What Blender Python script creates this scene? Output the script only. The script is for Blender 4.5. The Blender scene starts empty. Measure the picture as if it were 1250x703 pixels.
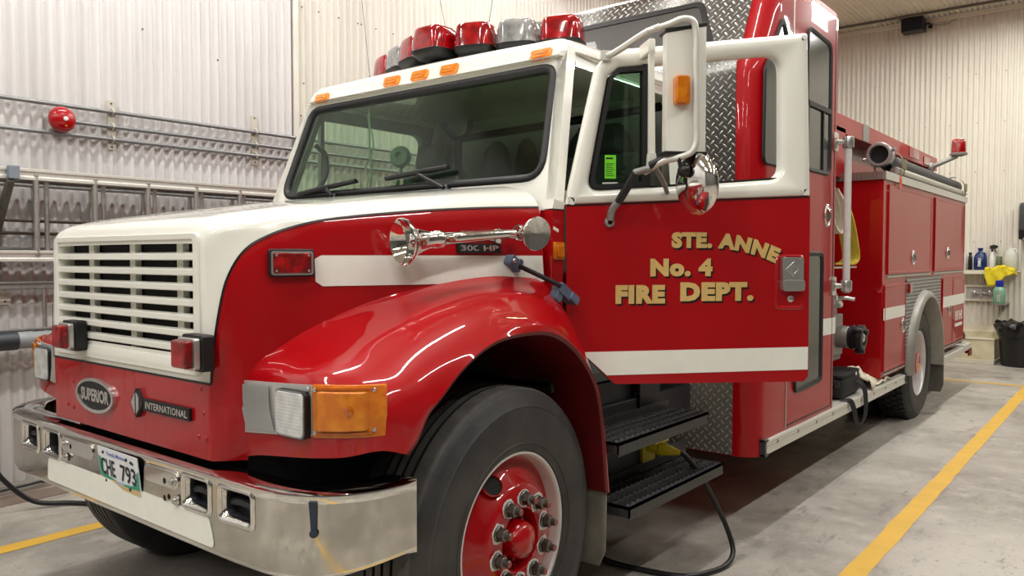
import bpy, bmesh, math, random
import numpy as np
from mathutils import Vector, Matrix
random.seed(7)
SC = bpy.context.scene
COL = SC.collection
PI = math.pi
# ------------------------------------------------------------------ camera
CAM = Vector((2.82, -1.16, 1.47))
F_PX = 970.0
yaw, pitch = math.atan(777/970.0), math.radians(-2.2)
fw = Vector((-math.sin(yaw)*math.cos(pitch), math.cos(yaw)*math.cos(pitch), math.sin(pitch)))
rt = Vector((math.cos(yaw), math.sin(yaw), 0)); up = rt.cross(fw)
cd = bpy.data.cameras.new('camera'); cam = bpy.data.objects.new('camera', cd); COL.objects.link(cam)
cd.sensor_fit = 'HORIZONTAL'; cd.sensor_width = 36.0; cd.lens = F_PX/1250*36.0
cd.clip_start = 0.02; cd.clip_end = 100
mw = Matrix((rt, up, -fw)).transposed().to_4x4(); mw.translation = CAM
cam.matrix_world = mw
SC.camera = cam
# ------------------------------------------------------------------ world and exposure
wd = bpy.data.worlds.new('world'); SC.world = wd; wd.use_nodes = True
wd.node_tree.nodes['Background'].inputs[0].default_value = (0.9, 0.95, 1.0, 1)
wd.node_tree.nodes['Background'].inputs[1].default_value = 0.3
SC.view_settings.view_transform = 'Standard'; SC.view_settings.look = 'None'
SC.view_settings.exposure = 0.0; SC.view_settings.gamma = 1.0; SC.view_settings.use_curve_mapping = False
SC.cycles.use_denoising = True
SC.cycles.max_bounces = 10; SC.cycles.diffuse_bounces = 5; SC.cycles.glossy_bounces = 5; SC.cycles.transparent_max_bounces = 12
SC.cycles.caustics_reflective = False; SC.cycles.caustics_refractive = False
LAMP_W = 60.0          # watts of each ceiling fixture
LAMP_COL = (1.0, 0.99, 0.955)
LAMP_XY = [(x, y) for x in (-1.25, 1.3, 3.9) for y in (-5.0, -1.8, 1.4, 4.6, 7.8)]+[(3.9, 10.4), (1.3, 10.0)]

# ------------------------------------------------------------------ materials
def lin(c):
    r = []
    for v in c[:3]:
        v = v/255.0
        r.append(v/12.92 if v <= 0.04045 else ((v+0.055)/1.055)**2.4)
    return (r[0], r[1], r[2], 1)

def newmat(name):
    m = bpy.data.materials.new(name); m.use_nodes = True
    nt = m.node_tree
    return m, nt, nt.nodes['Principled BSDF']

def nd(nt, typ, **kw):
    n = nt.nodes.new(typ)
    for k, v in kw.items():
        if k.startswith('i_'):
            key = k[2:]
            key = int(key) if key.isdigit() else key
            n.inputs[key].default_value = v
        else: setattr(n, k, v)
    return n

def objco(nt):
    return nd(nt, 'ShaderNodeTexCoord').outputs['Object']

def M(name, c, rough=0.5, metal=0.0, coat=0.0, spec=0.5, noise=None, bump=None, rvar=0.0, c2=None, emit=0, alpha=None):
    """plain paint / metal / rubber with procedural variation. noise=(scale, amount)"""
    m, nt, b = newmat(name)
    L = nt.links
    b.inputs['Base Color'].default_value = lin(c); b.inputs['Roughness'].default_value = rough
    b.inputs['Metallic'].default_value = metal; b.inputs['Coat Weight'].default_value = coat
    b.inputs['Coat Roughness'].default_value = 0.015
    b.inputs['Specular IOR Level'].default_value = spec
    sc, am = noise or (14.0, 0.06)
    tx = nd(nt, 'ShaderNodeTexNoise', i_Scale=sc, i_Detail=4.0); L.new(objco(nt), tx.inputs['Vector'])
    mx = nd(nt, 'ShaderNodeMix', data_type='RGBA')
    ca = lin(c); cb = lin(c2) if c2 else tuple(v*(1-am) for v in ca[:3])+(1,)
    mx.inputs[6].default_value = ca; mx.inputs[7].default_value = cb
    rp = nd(nt, 'ShaderNodeMapRange', i_1=0.35, i_2=0.68); L.new(tx.outputs['Fac'], rp.inputs[0])
    L.new(rp.outputs[0], mx.inputs[0]); L.new(mx.outputs[2], b.inputs['Base Color'])
    if rvar:
        r2 = nd(nt, 'ShaderNodeMapRange', i_1=0.3, i_2=0.7, i_3=max(0, rough-rvar), i_4=rough+rvar)
        L.new(tx.outputs['Fac'], r2.inputs[0]); L.new(r2.outputs[0], b.inputs['Roughness'])
    if bump:
        t2 = nd(nt, 'ShaderNodeTexNoise', i_Scale=bump[0], i_Detail=3.0); L.new(objco(nt), t2.inputs['Vector'])
        bp = nd(nt, 'ShaderNodeBump', i_Strength=bump[1], i_Distance=0.01)
        L.new(t2.outputs['Fac'], bp.inputs['Height']); L.new(bp.outputs[0], b.inputs['Normal'])
    if emit:
        b.inputs['Emission Color'].default_value = lin(c); b.inputs['Emission Strength'].default_value = emit
    return m

def glass(name, tint, refl=1.0, rough=0.0, dens=1.0):
    m, nt, b = newmat(name); L = nt.links
    nt.nodes.remove(b)
    out = nt.nodes['Material Output']
    tr = nd(nt, 'ShaderNodeBsdfTransparent'); tr.inputs[0].default_value = lin(tint)
    gl = nd(nt, 'ShaderNodeBsdfGlossy'); gl.inputs['Roughness'].default_value = rough
    lw = nd(nt, 'ShaderNodeLayerWeight', i_Blend=0.5)
    pw = nd(nt, 'ShaderNodeMath', operation='POWER', i_1=5.0); L.new(lw.outputs['Facing'], pw.inputs[0])
    mu = nd(nt, 'ShaderNodeMath', operation='MULTIPLY_ADD', i_1=0.9*refl*0.5, i_2=0.03*refl); L.new(pw.outputs[0], mu.inputs[0])
    tx = nd(nt, 'ShaderNodeTexNoise', i_Scale=9.0); L.new(objco(nt), tx.inputs['Vector'])
    ad = nd(nt, 'ShaderNodeMath', operation='MULTIPLY_ADD', i_1=0.012, i_2=0.0)
    L.new(tx.outputs['Fac'], ad.inputs[0]); L.new(mu.outputs[0], ad.inputs[2])
    ms = nd(nt, 'ShaderNodeMixShader'); L.new(ad.outputs[0], ms.inputs[0]); L.new(tr.outputs[0], ms.inputs[1]); L.new(gl.outputs[0], ms.inputs[2])
    L.new(ms.outputs[0], out.inputs[0])
    return m

def lens(name, c, inner, rib=0.0, axis=0, trans=0.35):
    """coloured plastic lamp lens: glossy, some light passes"""
    m, nt, b = newmat(name); L = nt.links
    b.inputs['Roughness'].default_value = 0.12; b.inputs['Coat Weight'].default_value = 0.6
    b.inputs['Coat Roughness'].default_value = 0.02
    b.inputs['Transmission Weight'].default_value = trans
    co = objco(nt)
    tx = nd(nt, 'ShaderNodeTexNoise', i_Scale=26.0, i_Detail=3.0); L.new(co, tx.inputs['Vector'])
    mx = nd(nt, 'ShaderNodeMix', data_type='RGBA'); mx.inputs[6].default_value = lin(c); mx.inputs[7].default_value = lin(inner)
    rp = nd(nt, 'ShaderNodeMapRange', i_1=0.40, i_2=0.66); L.new(tx.outputs['Fac'], rp.inputs[0]); L.new(rp.outputs[0], mx.inputs[0])
    L.new(mx.outputs[2], b.inputs['Base Color'])
    if rib:
        wv = nd(nt, 'ShaderNodeTexWave', bands_direction='XYZ'[axis], i_Scale=rib); L.new(co, wv.inputs['Vector'])
        w2 = nd(nt, 'ShaderNodeTexWave', bands_direction='Z', i_Scale=rib*0.8); L.new(co, w2.inputs['Vector'])
        ad = nd(nt, 'ShaderNodeMath', operation='ADD'); L.new(wv.outputs['Fac'], ad.inputs[0]); L.new(w2.outputs['Fac'], ad.inputs[1])
        bp = nd(nt, 'ShaderNodeBump', i_Strength=0.22, i_Distance=0.0015); L.new(ad.outputs[0], bp.inputs['Height']); L.new(bp.outputs[0], b.inputs['Normal'])
    return m

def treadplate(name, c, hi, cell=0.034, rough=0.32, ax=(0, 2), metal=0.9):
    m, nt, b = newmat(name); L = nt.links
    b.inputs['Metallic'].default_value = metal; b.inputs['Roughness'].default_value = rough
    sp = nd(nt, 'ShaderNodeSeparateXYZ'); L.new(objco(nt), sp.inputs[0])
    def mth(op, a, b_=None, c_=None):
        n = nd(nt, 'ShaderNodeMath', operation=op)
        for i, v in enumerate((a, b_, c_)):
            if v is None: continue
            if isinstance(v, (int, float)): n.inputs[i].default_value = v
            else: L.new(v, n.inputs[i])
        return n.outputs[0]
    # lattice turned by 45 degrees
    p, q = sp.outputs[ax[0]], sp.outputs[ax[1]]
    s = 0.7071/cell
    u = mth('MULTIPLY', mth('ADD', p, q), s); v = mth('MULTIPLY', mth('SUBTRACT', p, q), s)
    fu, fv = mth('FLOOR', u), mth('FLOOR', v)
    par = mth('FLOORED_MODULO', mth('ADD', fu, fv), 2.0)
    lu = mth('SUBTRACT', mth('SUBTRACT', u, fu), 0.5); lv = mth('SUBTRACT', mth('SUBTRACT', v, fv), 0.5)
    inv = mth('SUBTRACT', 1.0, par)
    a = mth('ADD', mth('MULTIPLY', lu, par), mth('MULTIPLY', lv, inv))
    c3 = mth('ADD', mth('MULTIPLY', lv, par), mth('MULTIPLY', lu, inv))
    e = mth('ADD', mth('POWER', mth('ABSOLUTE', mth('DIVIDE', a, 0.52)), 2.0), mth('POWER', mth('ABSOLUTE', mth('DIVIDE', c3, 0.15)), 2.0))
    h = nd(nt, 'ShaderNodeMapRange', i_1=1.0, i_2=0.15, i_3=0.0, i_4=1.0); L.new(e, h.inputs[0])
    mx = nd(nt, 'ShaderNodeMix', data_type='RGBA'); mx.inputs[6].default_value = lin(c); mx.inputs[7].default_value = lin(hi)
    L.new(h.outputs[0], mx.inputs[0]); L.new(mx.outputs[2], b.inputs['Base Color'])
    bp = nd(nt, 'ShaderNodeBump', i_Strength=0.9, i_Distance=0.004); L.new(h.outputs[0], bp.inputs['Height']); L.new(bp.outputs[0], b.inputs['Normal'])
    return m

RED = M('red_paint', (166, 4, 14), 0.35, coat=1.0, spec=0.12, noise=(3, 0.05))
RED_BODY = M('red_body_paint', (164, 6, 16), 0.4, coat=0.42, spec=0.15, noise=(3, 0.06))
RED_DULL = M('red_chassis_paint', (96, 8, 12), 0.45, noise=(20, 0.3))
WHITE = M('white_paint', (236, 234, 224), 0.25, coat=0.9, noise=(3, 0.03))
STRIPE = M('white_reflective_stripe', (236, 235, 226), 0.45, noise=(30, 0.03))
BLACKLINE = M('black_pinstripe', (16, 14, 14), 0.4)
CHROME = M('chrome', (226, 224, 220), 0.07, metal=1.0, rvar=0.03, noise=(30, 0.06))
CHROME_WORN = M('worn_chrome', (206, 202, 194), 0.15, metal=1.0, noise=(9, 0.22), rvar=0.10)
STEEL = M('stainless_steel', (206, 204, 200), 0.25, metal=0.8, noise=(20, 0.1))
ALU = M('aluminium', (196, 194, 188), 0.38, metal=0.9, noise=(30, 0.12))
ALU_PALE = M('pale_anodised_aluminium', (214, 212, 204), 0.45, metal=0.35, noise=(30, 0.07))
ALU_DULL = M('weathered_aluminium', (150, 149, 146), 0.5, metal=0.6, noise=(25, 0.25))
GALV = M('galvanised_conduit', (146, 147, 148), 0.42, metal=0.6, noise=(30, 0.15))
BLACK = M('black_plastic', (18, 18, 19), 0.45, noise=(40, 0.2))
RUBBER = M('black_rubber_seal', (24, 24, 25), 0.5, noise=(40, 0.2))
DARK = M('dark_void', (8, 8, 9), 0.8)
CHASSIS = M('black_chassis', (22, 23, 27), 0.5, noise=(18, 0.35), c2=(38, 40, 48))
TREADBLACK = M('black_grip_strut', (60, 60, 61), 0.45, metal=0.3, noise=(30, 0.3))
GREYTRIM = M('grey_painted_metal', (150, 148, 143), 0.4, metal=0.3, noise=(20, 0.12))
INTERIOR = M('grey_cab_trim', (140, 146, 138), 0.75, noise=(12, 0.15))
INTERIOR_D = M('dark_cab_trim', (70, 76, 72), 0.7, noise=(12, 0.2))
DASH = M('grey_green_dash', (150, 158, 142), 0.7, noise=(12, 0.1))
GLASS_WS = glass('tinted_windscreen', (205, 224, 208), 1.15)
GLASS_SIDE = glass('tinted_side_glass', (176, 204, 184), 1.2)
GLASS_DARK = glass('dark_tinted_glass', (92, 98, 92), 1.4)
GLASS_CLEAR = glass('clear_lens', (240, 240, 238), 1.3)
REDLENS = lens('red_lens', (118, 0, 8), (196, 8, 14), 90, 0, 0.2)
REDDOME = lens('red_dome', (140, 2, 10), (196, 6, 16), 0, 0, 0.3)
CLEARDOME = lens('clear_dome', (196, 196, 194), (150, 150, 150), 0, 0, 0.55)
AMBER = lens('amber_lens', (228, 122, 6), (244, 148, 22), 110, 0, 0.25)
MARK_AMBER = lens('amber_marker_lens', (232, 128, 20), (244, 150, 40), 40, 0, 0.1)
SILVERBEZEL = M('silver_bezel', (196, 195, 192), 0.35, metal=0.5)
GOLD = M('gold_leaf', (214, 180, 112), 0.45, metal=0.0, noise=(60, 0.1))
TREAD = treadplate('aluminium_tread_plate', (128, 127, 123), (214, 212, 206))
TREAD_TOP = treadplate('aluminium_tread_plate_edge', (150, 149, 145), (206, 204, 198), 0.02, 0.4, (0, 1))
CANVAS = M('cream_canvas', (230, 221, 198), 0.85, noise=(40, 0.12), bump=(120, 0.25))
BAGBLACK = M('black_nylon', (13, 14, 20), 0.75, noise=(60, 0.3), bump=(200, 0.3))
YELLOWPL = M('yellow_plastic', (216, 196, 20), 0.4, noise=(20, 0.15))
CORD = M('black_cord_rubber', (20, 20, 21), 0.45, noise=(40, 0.2))
# ------------------------------------------------------------------ mesh helpers
class MB:
    def __init__(s): s.v = []; s.f = []; s.m = []
    def add(s, vs, fs, mi=0):
        o = len(s.v); s.v += [tuple(p) for p in vs]
        for f in fs: s.f.append(tuple(i+o for i in f)); s.m.append(mi)
        return s
    def box(s, x0, x1, y0, y1, z0, z1, mi=0):
        vs = [(x, y, z) for x in (x0, x1) for y in (y0, y1) for z in (z0, z1)]
        return s.add(vs, [(0, 1, 3, 2), (4, 6, 7, 5), (0, 4, 5, 1), (2, 3, 7, 6), (0, 2, 6, 4), (1, 5, 7, 3)], mi)
    def fbox(s, fn, u0, u1, v0, v1, w0, w1, mi=0):
        vs = [fn(u, v, w) for u in (u0, u1) for v in (v0, v1) for w in (w0, w1)]
        return s.add(vs, [(0, 1, 3, 2), (4, 6, 7, 5), (0, 4, 5, 1), (2, 3, 7, 6), (0, 2, 6, 4), (1, 5, 7, 3)], mi)
    def cyl(s, p0, p1, r0, r1=None, n=16, mi=0, caps=True):
        r1 = r0 if r1 is None else r1
        p0, p1 = Vector(p0), Vector(p1); a = (p1-p0).normalized()
        t = Vector((0, 0, 1)) if abs(a.z) < 0.9 else Vector((1, 0, 0))
        e = a.cross(t).normalized(); g = a.cross(e)
        vs = []
        for p, r in ((p0, r0), (p1, r1)):
            for k in range(n):
                c = 2*PI*k/n; vs.append(p+e*(r*math.cos(c))+g*(r*math.sin(c)))
        fs = [(k, (k+1) % n, n+(k+1) % n, n+k) for k in range(n)]
        if caps: fs += [tuple(range(n))[::-1], tuple(range(n, 2*n))]
        return s.add(vs, fs, mi)
    def tube(s, pts, r, n=8, mi=0, smooth=0, closed=False):
        P = [Vector(p) for p in pts]
        if smooth: P = crom(P, smooth)
        rr = r if isinstance(r, (list, tuple)) else [r]*len(P)
        if len(rr) != len(P):
            k = len(rr)-1
            rr = [rr[min(k, int(i/(len(P)-1)*k))] for i in range(len(P))]
        m = len(P); vs = []
        e = None
        for i in range(m):
            a = ((P[(i+1) % m]-P[i-1]) if closed else (P[min(i+1, m-1)]-P[max(i-1, 0)]))
            if a.length < 1e-9: a = Vector((0, 0, 1))
            a.normalize()
            if e is None:
                t = Vector((0, 0, 1)) if abs(a.z) < 0.9 else Vector((1, 0, 0)); e = a.cross(t).normalized()
            else:
                e = (e-a*e.dot(a)).normalized()
            g = a.cross(e)
            for k in range(n):
                c = 2*PI*k/n; vs.append(P[i]+e*(rr[i]*math.cos(c))+g*(rr[i]*math.sin(c)))
        fs = []
        for i in range(m if closed else m-1):
            j = (i+1) % m
            for k in range(n):
                fs.append((i*n+k, i*n+(k+1) % n, j*n+(k+1) % n, j*n+k))
        if not closed: fs += [tuple(range(n))[::-1], tuple(range((m-1)*n, m*n))]
        return s.add(vs, fs, mi)
    def lathe(s, prof, o, ax, n=32, mi=0, mis=None):
        """prof: list of (radius, height along ax)"""
        o = Vector(o); a = Vector(ax).normalized()
        t = Vector((0, 0, 1)) if abs(a.z) < 0.9 else Vector((1, 0, 0))
        e = a.cross(t).normalized(); g = a.cross(e)
        vs = []
        for r, h in prof:
            for k in range(n):
                c = 2*PI*k/n; vs.append(o+a*h+e*(r*math.cos(c))+g*(r*math.sin(c)))
        for i in range(len(prof)-1):
            q = mis[i] if mis else mi
            s.add([], [], q)
        b = len(s.v); s.v += [tuple(p) for p in vs]
        for i in range(len(prof)-1):
            q = mis[i] if mis else mi
            for k in range(n):
                s.f.append((b+i*n+k, b+i*n+(k+1) % n, b+(i+1)*n+(k+1) % n, b+(i+1)*n+k)); s.m.append(q)
        return s
    def prism(s, poly, fn, d0, d1, mi=0, side=None):
        n = len(poly); vs = [fn(u, v, d0) for u, v in poly]+[fn(u, v, d1) for u, v in poly]
        s.add(vs, [tuple(range(n))[::-1], tuple(range(n, 2*n))], mi)
        o = len(s.v)-2*n
        for k in range(n):
            s.f.append((o+k, o+(k+1) % n, o+n+(k+1) % n, o+n+k)); s.m.append(mi if side is None else side)
        return s
    def ring(s, outer, inner, fn, d0, d1, mi=0):
        """plate with a hole; outer and inner have the same count"""
        n = len(outer)
        vs = [fn(u, v, d) for d in (d0, d1) for P in (outer, inner) for u, v in P]
        fs = []
        for k in range(n):
            j = (k+1) % n
            fs += [(k, j, n+j, n+k), (2*n+k, 3*n+k, 3*n+j, 2*n+j), (k, 2*n+k, 2*n+j, j), (n+k, n+j, 3*n+j, 3*n+k)]
        return s.add(vs, fs, mi)
    def grid(s, rows, mi=0, mifn=None, cx=False):
        nr, nc = len(rows), len(rows[0])
        o = len(s.v); s.v += [tuple(p) for r in rows for p in r]
        for i in range(nr-1):
            for j in range(nc if cx else nc-1):
                k = (j+1) % nc
                s.f.append((o+i*nc+j, o+i*nc+k, o+(i+1)*nc+k, o+(i+1)*nc+j)); s.m.append(mifn(i, j) if mifn else mi)
        return s
    def mirror_x(s):
        n = len(s.v); s.v += [(-x, y, z) for x, y, z in s.v]
        for f, q in list(zip(s.f, s.m)): s.f.append(tuple(i+n for i in f[::-1])); s.m.append(q)
        return s
    def build(s, name, mats, parent=None, smooth=40, bevel=None, subsurf=0, solid=None, recalc=True, at=None):
        me = bpy.data.meshes.new(name)
        me.from_pydata(s.v, [], s.f)
        mats = mats if isinstance(mats, (list, tuple)) else [mats]
        for q in mats: me.materials.append(q)
        me.polygons.foreach_set('material_index', s.m)
        if recalc:
            bm = bmesh.new(); bm.from_mesh(me)
            bmesh.ops.remove_doubles(bm, verts=bm.verts, dist=1e-5)
            bmesh.ops.recalc_face_normals(bm, faces=bm.faces)
            bm.to_mesh(me); bm.free()
        if smooth:
            me.polygons.foreach_set('use_smooth', [True]*len(me.polygons))
            me.set_sharp_from_angle(angle=math.radians(smooth))
        me.update()
        o = bpy.data.objects.new(name, me); COL.objects.link(o)
        put(o, parent, at)
        if solid:
            md = o.modifiers.new('solid', 'SOLIDIFY'); md.thickness = solid; md.offset = -1
        if bevel:
            md = o.modifiers.new('bevel', 'BEVEL'); md.width = bevel[0]; md.segments = bevel[1]; md.limit_method = 'ANGLE'; md.angle_limit = math.radians(35)
            md.harden_normals = True
        if subsurf:
            md = o.modifiers.new('sub', 'SUBSURF'); md.levels = md.render_levels = subsurf
        return o

WL = {}
def put(o, parent=None, at=None):
    """vertices are written in world metres: shift the mesh so that its origin sits at 'at' and parent it"""
    at = Vector(at) if at is not None else Vector((0, 0, 0))
    if o.type == 'MESH' and at.length > 0:
        o.data.transform(Matrix.Translation(-at))
    WL[o.name] = at
    o.location = at - (WL[parent.name] if parent else Vector((0, 0, 0)))
    if parent: o.parent = parent

def tag(o, label, cat, group=None, kind=None):
    o['label'] = label; o['category'] = cat
    if group: o['group'] = group
    if kind: o['kind'] = kind
    return o

def thing(name, label, cat, loc, group=None):
    o = bpy.data.objects.new(name, None); COL.objects.link(o); o.empty_display_size = 0.1
    WL[o.name] = Vector(loc); o.location = loc
    return tag(o, label, cat, group)

def structure(o): o['kind'] = 'structure'; return o

def crom(P, k):
    """centripetal Catmull-Rom through points, k steps per segment"""
    P = [Vector(p) for p in P]
    if len(P) < 3: return P
    Q = [P[0]*2-P[1]]+P+[P[-1]*2-P[-2]]
    out = []
    for i in range(1, len(Q)-2):
        p0, p1, p2, p3 = Q[i-1:i+3]
        d = [max((a-b).length, 1e-6)**0.5 for a, b in ((p1, p0), (p2, p1), (p3, p2))]
        t0 = 0; t1 = d[0]; t2 = t1+d[1]; t3 = t2+d[2]
        for s in range(k):
            t = t1+(t2-t1)*s/k
            a1 = p0*((t1-t)/(t1-t0))+p1*((t-t0)/(t1-t0)); a2 = p1*((t2-t)/(t2-t1))+p2*((t-t1)/(t2-t1)); a3 = p2*((t3-t)/(t3-t2))+p3*((t-t2)/(t3-t2))
            b1 = a1*((t2-t)/(t2-t0))+a2*((t-t0)/(t2-t0)); b2 = a2*((t3-t)/(t3-t1))+a3*((t-t1)/(t3-t1))
            out.append(b1*((t2-t)/(t2-t1))+b2*((t-t1)/(t2-t1)))
    out.append(P[-1])
    return out

def patch(cols, ka, kc):
    """smooth surface through control columns (each a list of keys): returns rows along keys"""
    A = [crom(c, ka) for c in cols]
    rows = []
    for i in range(len(A[0])):
        rows.append(crom([a[i] for a in A], kc))
    return rows

def rpoly(pts, r, n=5):
    """polygon with rounded corners; r number or list"""
    m = len(pts); out = []
    for i in range(m):
        p0, p, p1 = Vector(pts[i-1]).to_2d(), Vector(pts[i]).to_2d(), Vector(pts[(i+1) % m]).to_2d()
        rr = r[i] if isinstance(r, (list, tuple)) else r
        a = (p0-p); b = (p1-p)
        ang = a.angle(b)
        d = min(rr/math.tan(ang/2), a.length*0.49, b.length*0.49)
        q0 = p+a.normalized()*d; q1 = p+b.normalized()*d
        for k in range(n+1):
            t = k/n
            out.append(tuple(q0*(1-t)**2+p*(2*t*(1-t))+q1*t**2))
    return out

def poly_in(pts, d):
    """straight polygon with every edge moved inwards by d"""
    n = len(pts); ar = sum(pts[i][0]*pts[(i+1) % n][1]-pts[(i+1) % n][0]*pts[i][1] for i in range(n)); sg = 1 if ar > 0 else -1
    L = []
    for i in range(n):
        a, b = Vector(pts[i]), Vector(pts[(i+1) % n]); t = (b-a).normalized(); nn = Vector((-t.y, t.x))*sg*d
        L.append((a+nn, t))
    out = []
    for i in range(n):
        (p, r), (q, s) = L[i-1], L[i]; c = r.x*s.y-r.y*s.x
        out.append(tuple(p+r*(((q-p).x*s.y-(q-p).y*s.x)/c)) if abs(c) > 1e-9 else tuple(q))
    return out

def rpoly_in(pts, r, n, d):
    rr = r if isinstance(r, (list, tuple)) else [r]*len(pts)
    return rpoly(poly_in(pts, d), [max(q-d, .003) for q in rr], n)

def rr_in(u0, u1, v0, v1, r, n, d): return rrect(u0+d, u1-d, v0+d, v1-d, max(r-d, .002), n)

def rrect(u0, u1, v0, v1, r, n=5): return rpoly([(u0, v0), (u1, v0), (u1, v1), (u0, v1)], r, n)

def inset_poly(P, d):
    """rough offset towards the inside for near convex polygons"""
    n = len(P); out = []
    ar = sum(P[i][0]*P[(i+1) % n][1]-P[(i+1) % n][0]*P[i][1] for i in range(n))
    sg = 1 if ar > 0 else -1
    for i in range(n):
        a, b, c = Vector(P[i-1]), Vector(P[i]), Vector(P[(i+1) % n])
        t = (c-a)
        if t.length < 1e-9: t = Vector((1, 0))
        t.normalize(); nn = Vector((-t.y, t.x))*sg
        out.append(tuple(b+nn*d))
    return out

XZ = lambda y0: (lambda u, v, d: (u, y0+d, v))          # plate facing front
YZ = lambda x0: (lambda u, v, d: (x0+d, u, v))          # plate facing the side

def text2d(body, x0, x1, z0, z1, bold=0.0, spacing=1.0, shear=0.0, fat=0.0):
    """letters as 2D triangles fitted to a rectangle"""
    cu = bpy.data.curves.new('t', 'FONT'); cu.body = body; cu.offset = bold; cu.space_character = spacing; cu.shear = shear
    cu.resolution_u = 3
    ob = bpy.data.objects.new('t', cu); COL.objects.link(ob)
    dg = bpy.context.evaluated_depsgraph_get(); dg.update()
    me = bpy.data.meshes.new_from_object(ob.evaluated_get(dg))
    vs = [(v.co.x, v.co.y) for v in me.vertices]; fs = [tuple(p.vertices) for p in me.polygons]
    bpy.data.objects.remove(ob); bpy.data.curves.remove(cu); bpy.data.meshes.remove(me)
    ax, bx = min(v[0] for v in vs), max(v[0] for v in vs); az, bz = min(v[1] for v in vs), max(v[1] for v in vs)
    vs = [(x0+(x-ax)/(bx-ax)*(x1-x0), z0+(z-az)/(bz-az)*(z1-z0)) for x, z in vs]
    if fat:                                  # heavier strokes: the outline spread with square corners
        n = len(vs); V, Fc = [], []
        for a in (-1, 0, 1):
            for b in (-1, 0, 1):
                o = len(V); V += [(x+a*fat, z+b*fat) for x, z in vs]; Fc += [tuple(i+o for i in f) for f in fs]
        vs, fs = V, Fc
    return vs, fs

def scatter_screws(mb, pts, fn, r=0.006, h=0.005, mi=0):
    for u, v in pts:
        mb.cyl(fn(u, v, 0), fn(u, v, h), r, r*0.7, 7, mi)
# ------------------------------------------------------------------ the room
XL, XR, YF, YB, ZC = -2.5, 9.2, -7.0, 12.0, 5.0

def wallmat(name, c, c2, axis):
    m, nt, b = newmat(name); L = nt.links; co = objco(nt)
    b.inputs['Roughness'].default_value = 0.3; b.inputs['Coat Weight'].default_value = 0.25; b.inputs['Coat Roughness'].default_value = 0.12
    tx = nd(nt, 'ShaderNodeTexNoise', i_Scale=0.9, i_Detail=5.0, i_Roughness=0.6); L.new(co, tx.inputs['Vector'])
    mp = nd(nt, 'ShaderNodeMapping'); mp.inputs['Scale'].default_value = (9, 9, 0.5); L.new(co, mp.inputs['Vector'])
    t2 = nd(nt, 'ShaderNodeTexNoise', i_Scale=1.0, i_Detail=4.0); L.new(mp.outputs[0], t2.inputs['Vector'])
    ad = nd(nt, 'ShaderNodeMath', operation='MULTIPLY'); L.new(tx.outputs['Fac'], ad.inputs[0]); L.new(t2.outputs['Fac'], ad.inputs[1])
    rp = nd(nt, 'ShaderNodeMapRange', i_1=0.12, i_2=0.45); L.new(ad.outputs[0], rp.inputs[0])
    mx = nd(nt, 'ShaderNodeMix', data_type='RGBA'); mx.inputs[6].default_value = lin(c); mx.inputs[7].default_value = lin(c2); L.new(rp.outputs[0], mx.inputs[0])
    L.new(mx.outputs[2], b.inputs['Base Color'])
    return m
WALL_L = wallmat('white_corrugated_sheet', (226, 223, 222), (208, 204, 203), 1)
WALL_L2 = wallmat('cream_corrugated_sheet', (224, 221, 210), (208, 204, 194), 1)
WALL_B = wallmat('cream_back_wall_sheet', (232, 228, 214), (214, 209, 196), 0)
CEILM = wallmat('cream_ceiling_sheet', (222, 216, 198), (204, 198, 182), 0)
SCREW = M('grey_screw', (84, 80, 76), 0.5, metal=0.5)

def floormat():
    m, nt, b = newmat('stained_concrete'); L = nt.links; co = objco(nt)
    def noise(scale, detail=6.0, rough=0.6, vec=None):
        t = nd(nt, 'ShaderNodeTexNoise', i_Scale=scale, i_Detail=detail, i_Roughness=rough); L.new(vec or co, t.inputs['Vector']); return t.outputs['Fac']
    def mixc(f, a, bcol, lo, hi):
        r = nd(nt, 'ShaderNodeMapRange', i_1=lo, i_2=hi); L.new(f, r.inputs[0])
        mx = nd(nt, 'ShaderNodeMix', data_type='RGBA'); L.new(r.outputs[0], mx.inputs[0])
        if isinstance(a, tuple): mx.inputs[6].default_value = a
        else: L.new(a, mx.inputs[6])
        mx.inputs[7].default_value = bcol
        return mx.outputs[2]
    mp = nd(nt, 'ShaderNodeMapping'); mp.inputs['Scale'].default_value = (1.0, 0.35, 1.0); mp.inputs['Rotation'].default_value = (0, 0, 0.5); L.new(co, mp.inputs['Vector'])
    c = mixc(noise(1.1), lin((180, 174, 164)), lin((138, 132, 123)), 0.38, 0.64)
    c = mixc(noise(6.0, 8.0, 0.7), c, lin((190, 184, 175)), 0.52, 0.75)
    c = mixc(noise(3.2, 9.0, 0.75, mp.outputs[0]), c, lin((98, 92, 84)), 0.54, 0.76)
    c = mixc(noise(24.0, 6.0, 0.7), c, lin((118, 112, 103)), 0.56, 0.74)
    c = mixc(noise(2.0, 3.0, 0.5), c, lin((84, 78, 70)), 0.64, 0.76)
    m2 = nd(nt, 'ShaderNodeMapping'); m2.inputs['Scale'].default_value = (1.0, 0.3, 1.0); m2.inputs['Rotation'].default_value = (0, 0, -0.9); L.new(co, m2.inputs['Vector'])
    c = mixc(noise(7.0, 10.0, 0.8, m2.outputs[0]), c, lin((96, 90, 82)), 0.57, 0.68)
    c = mixc(noise(48.0, 4.0, 0.7), c, lin((104, 98, 90)), 0.62, 0.72)
    L.new(c, b.inputs['Base Color'])
    r = nd(nt, 'ShaderNodeMapRange', i_1=0.3, i_2=0.7, i_3=0.34, i_4=0.6); L.new(noise(4.0), r.inputs[0]); L.new(r.outputs[0], b.inputs['Roughness'])
    bp = nd(nt, 'ShaderNodeBump', i_Strength=0.12, i_Distance=0.01); L.new(noise(40.0), bp.inputs['Height']); L.new(bp.outputs[0], b.inputs['Normal'])
    return m
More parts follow.
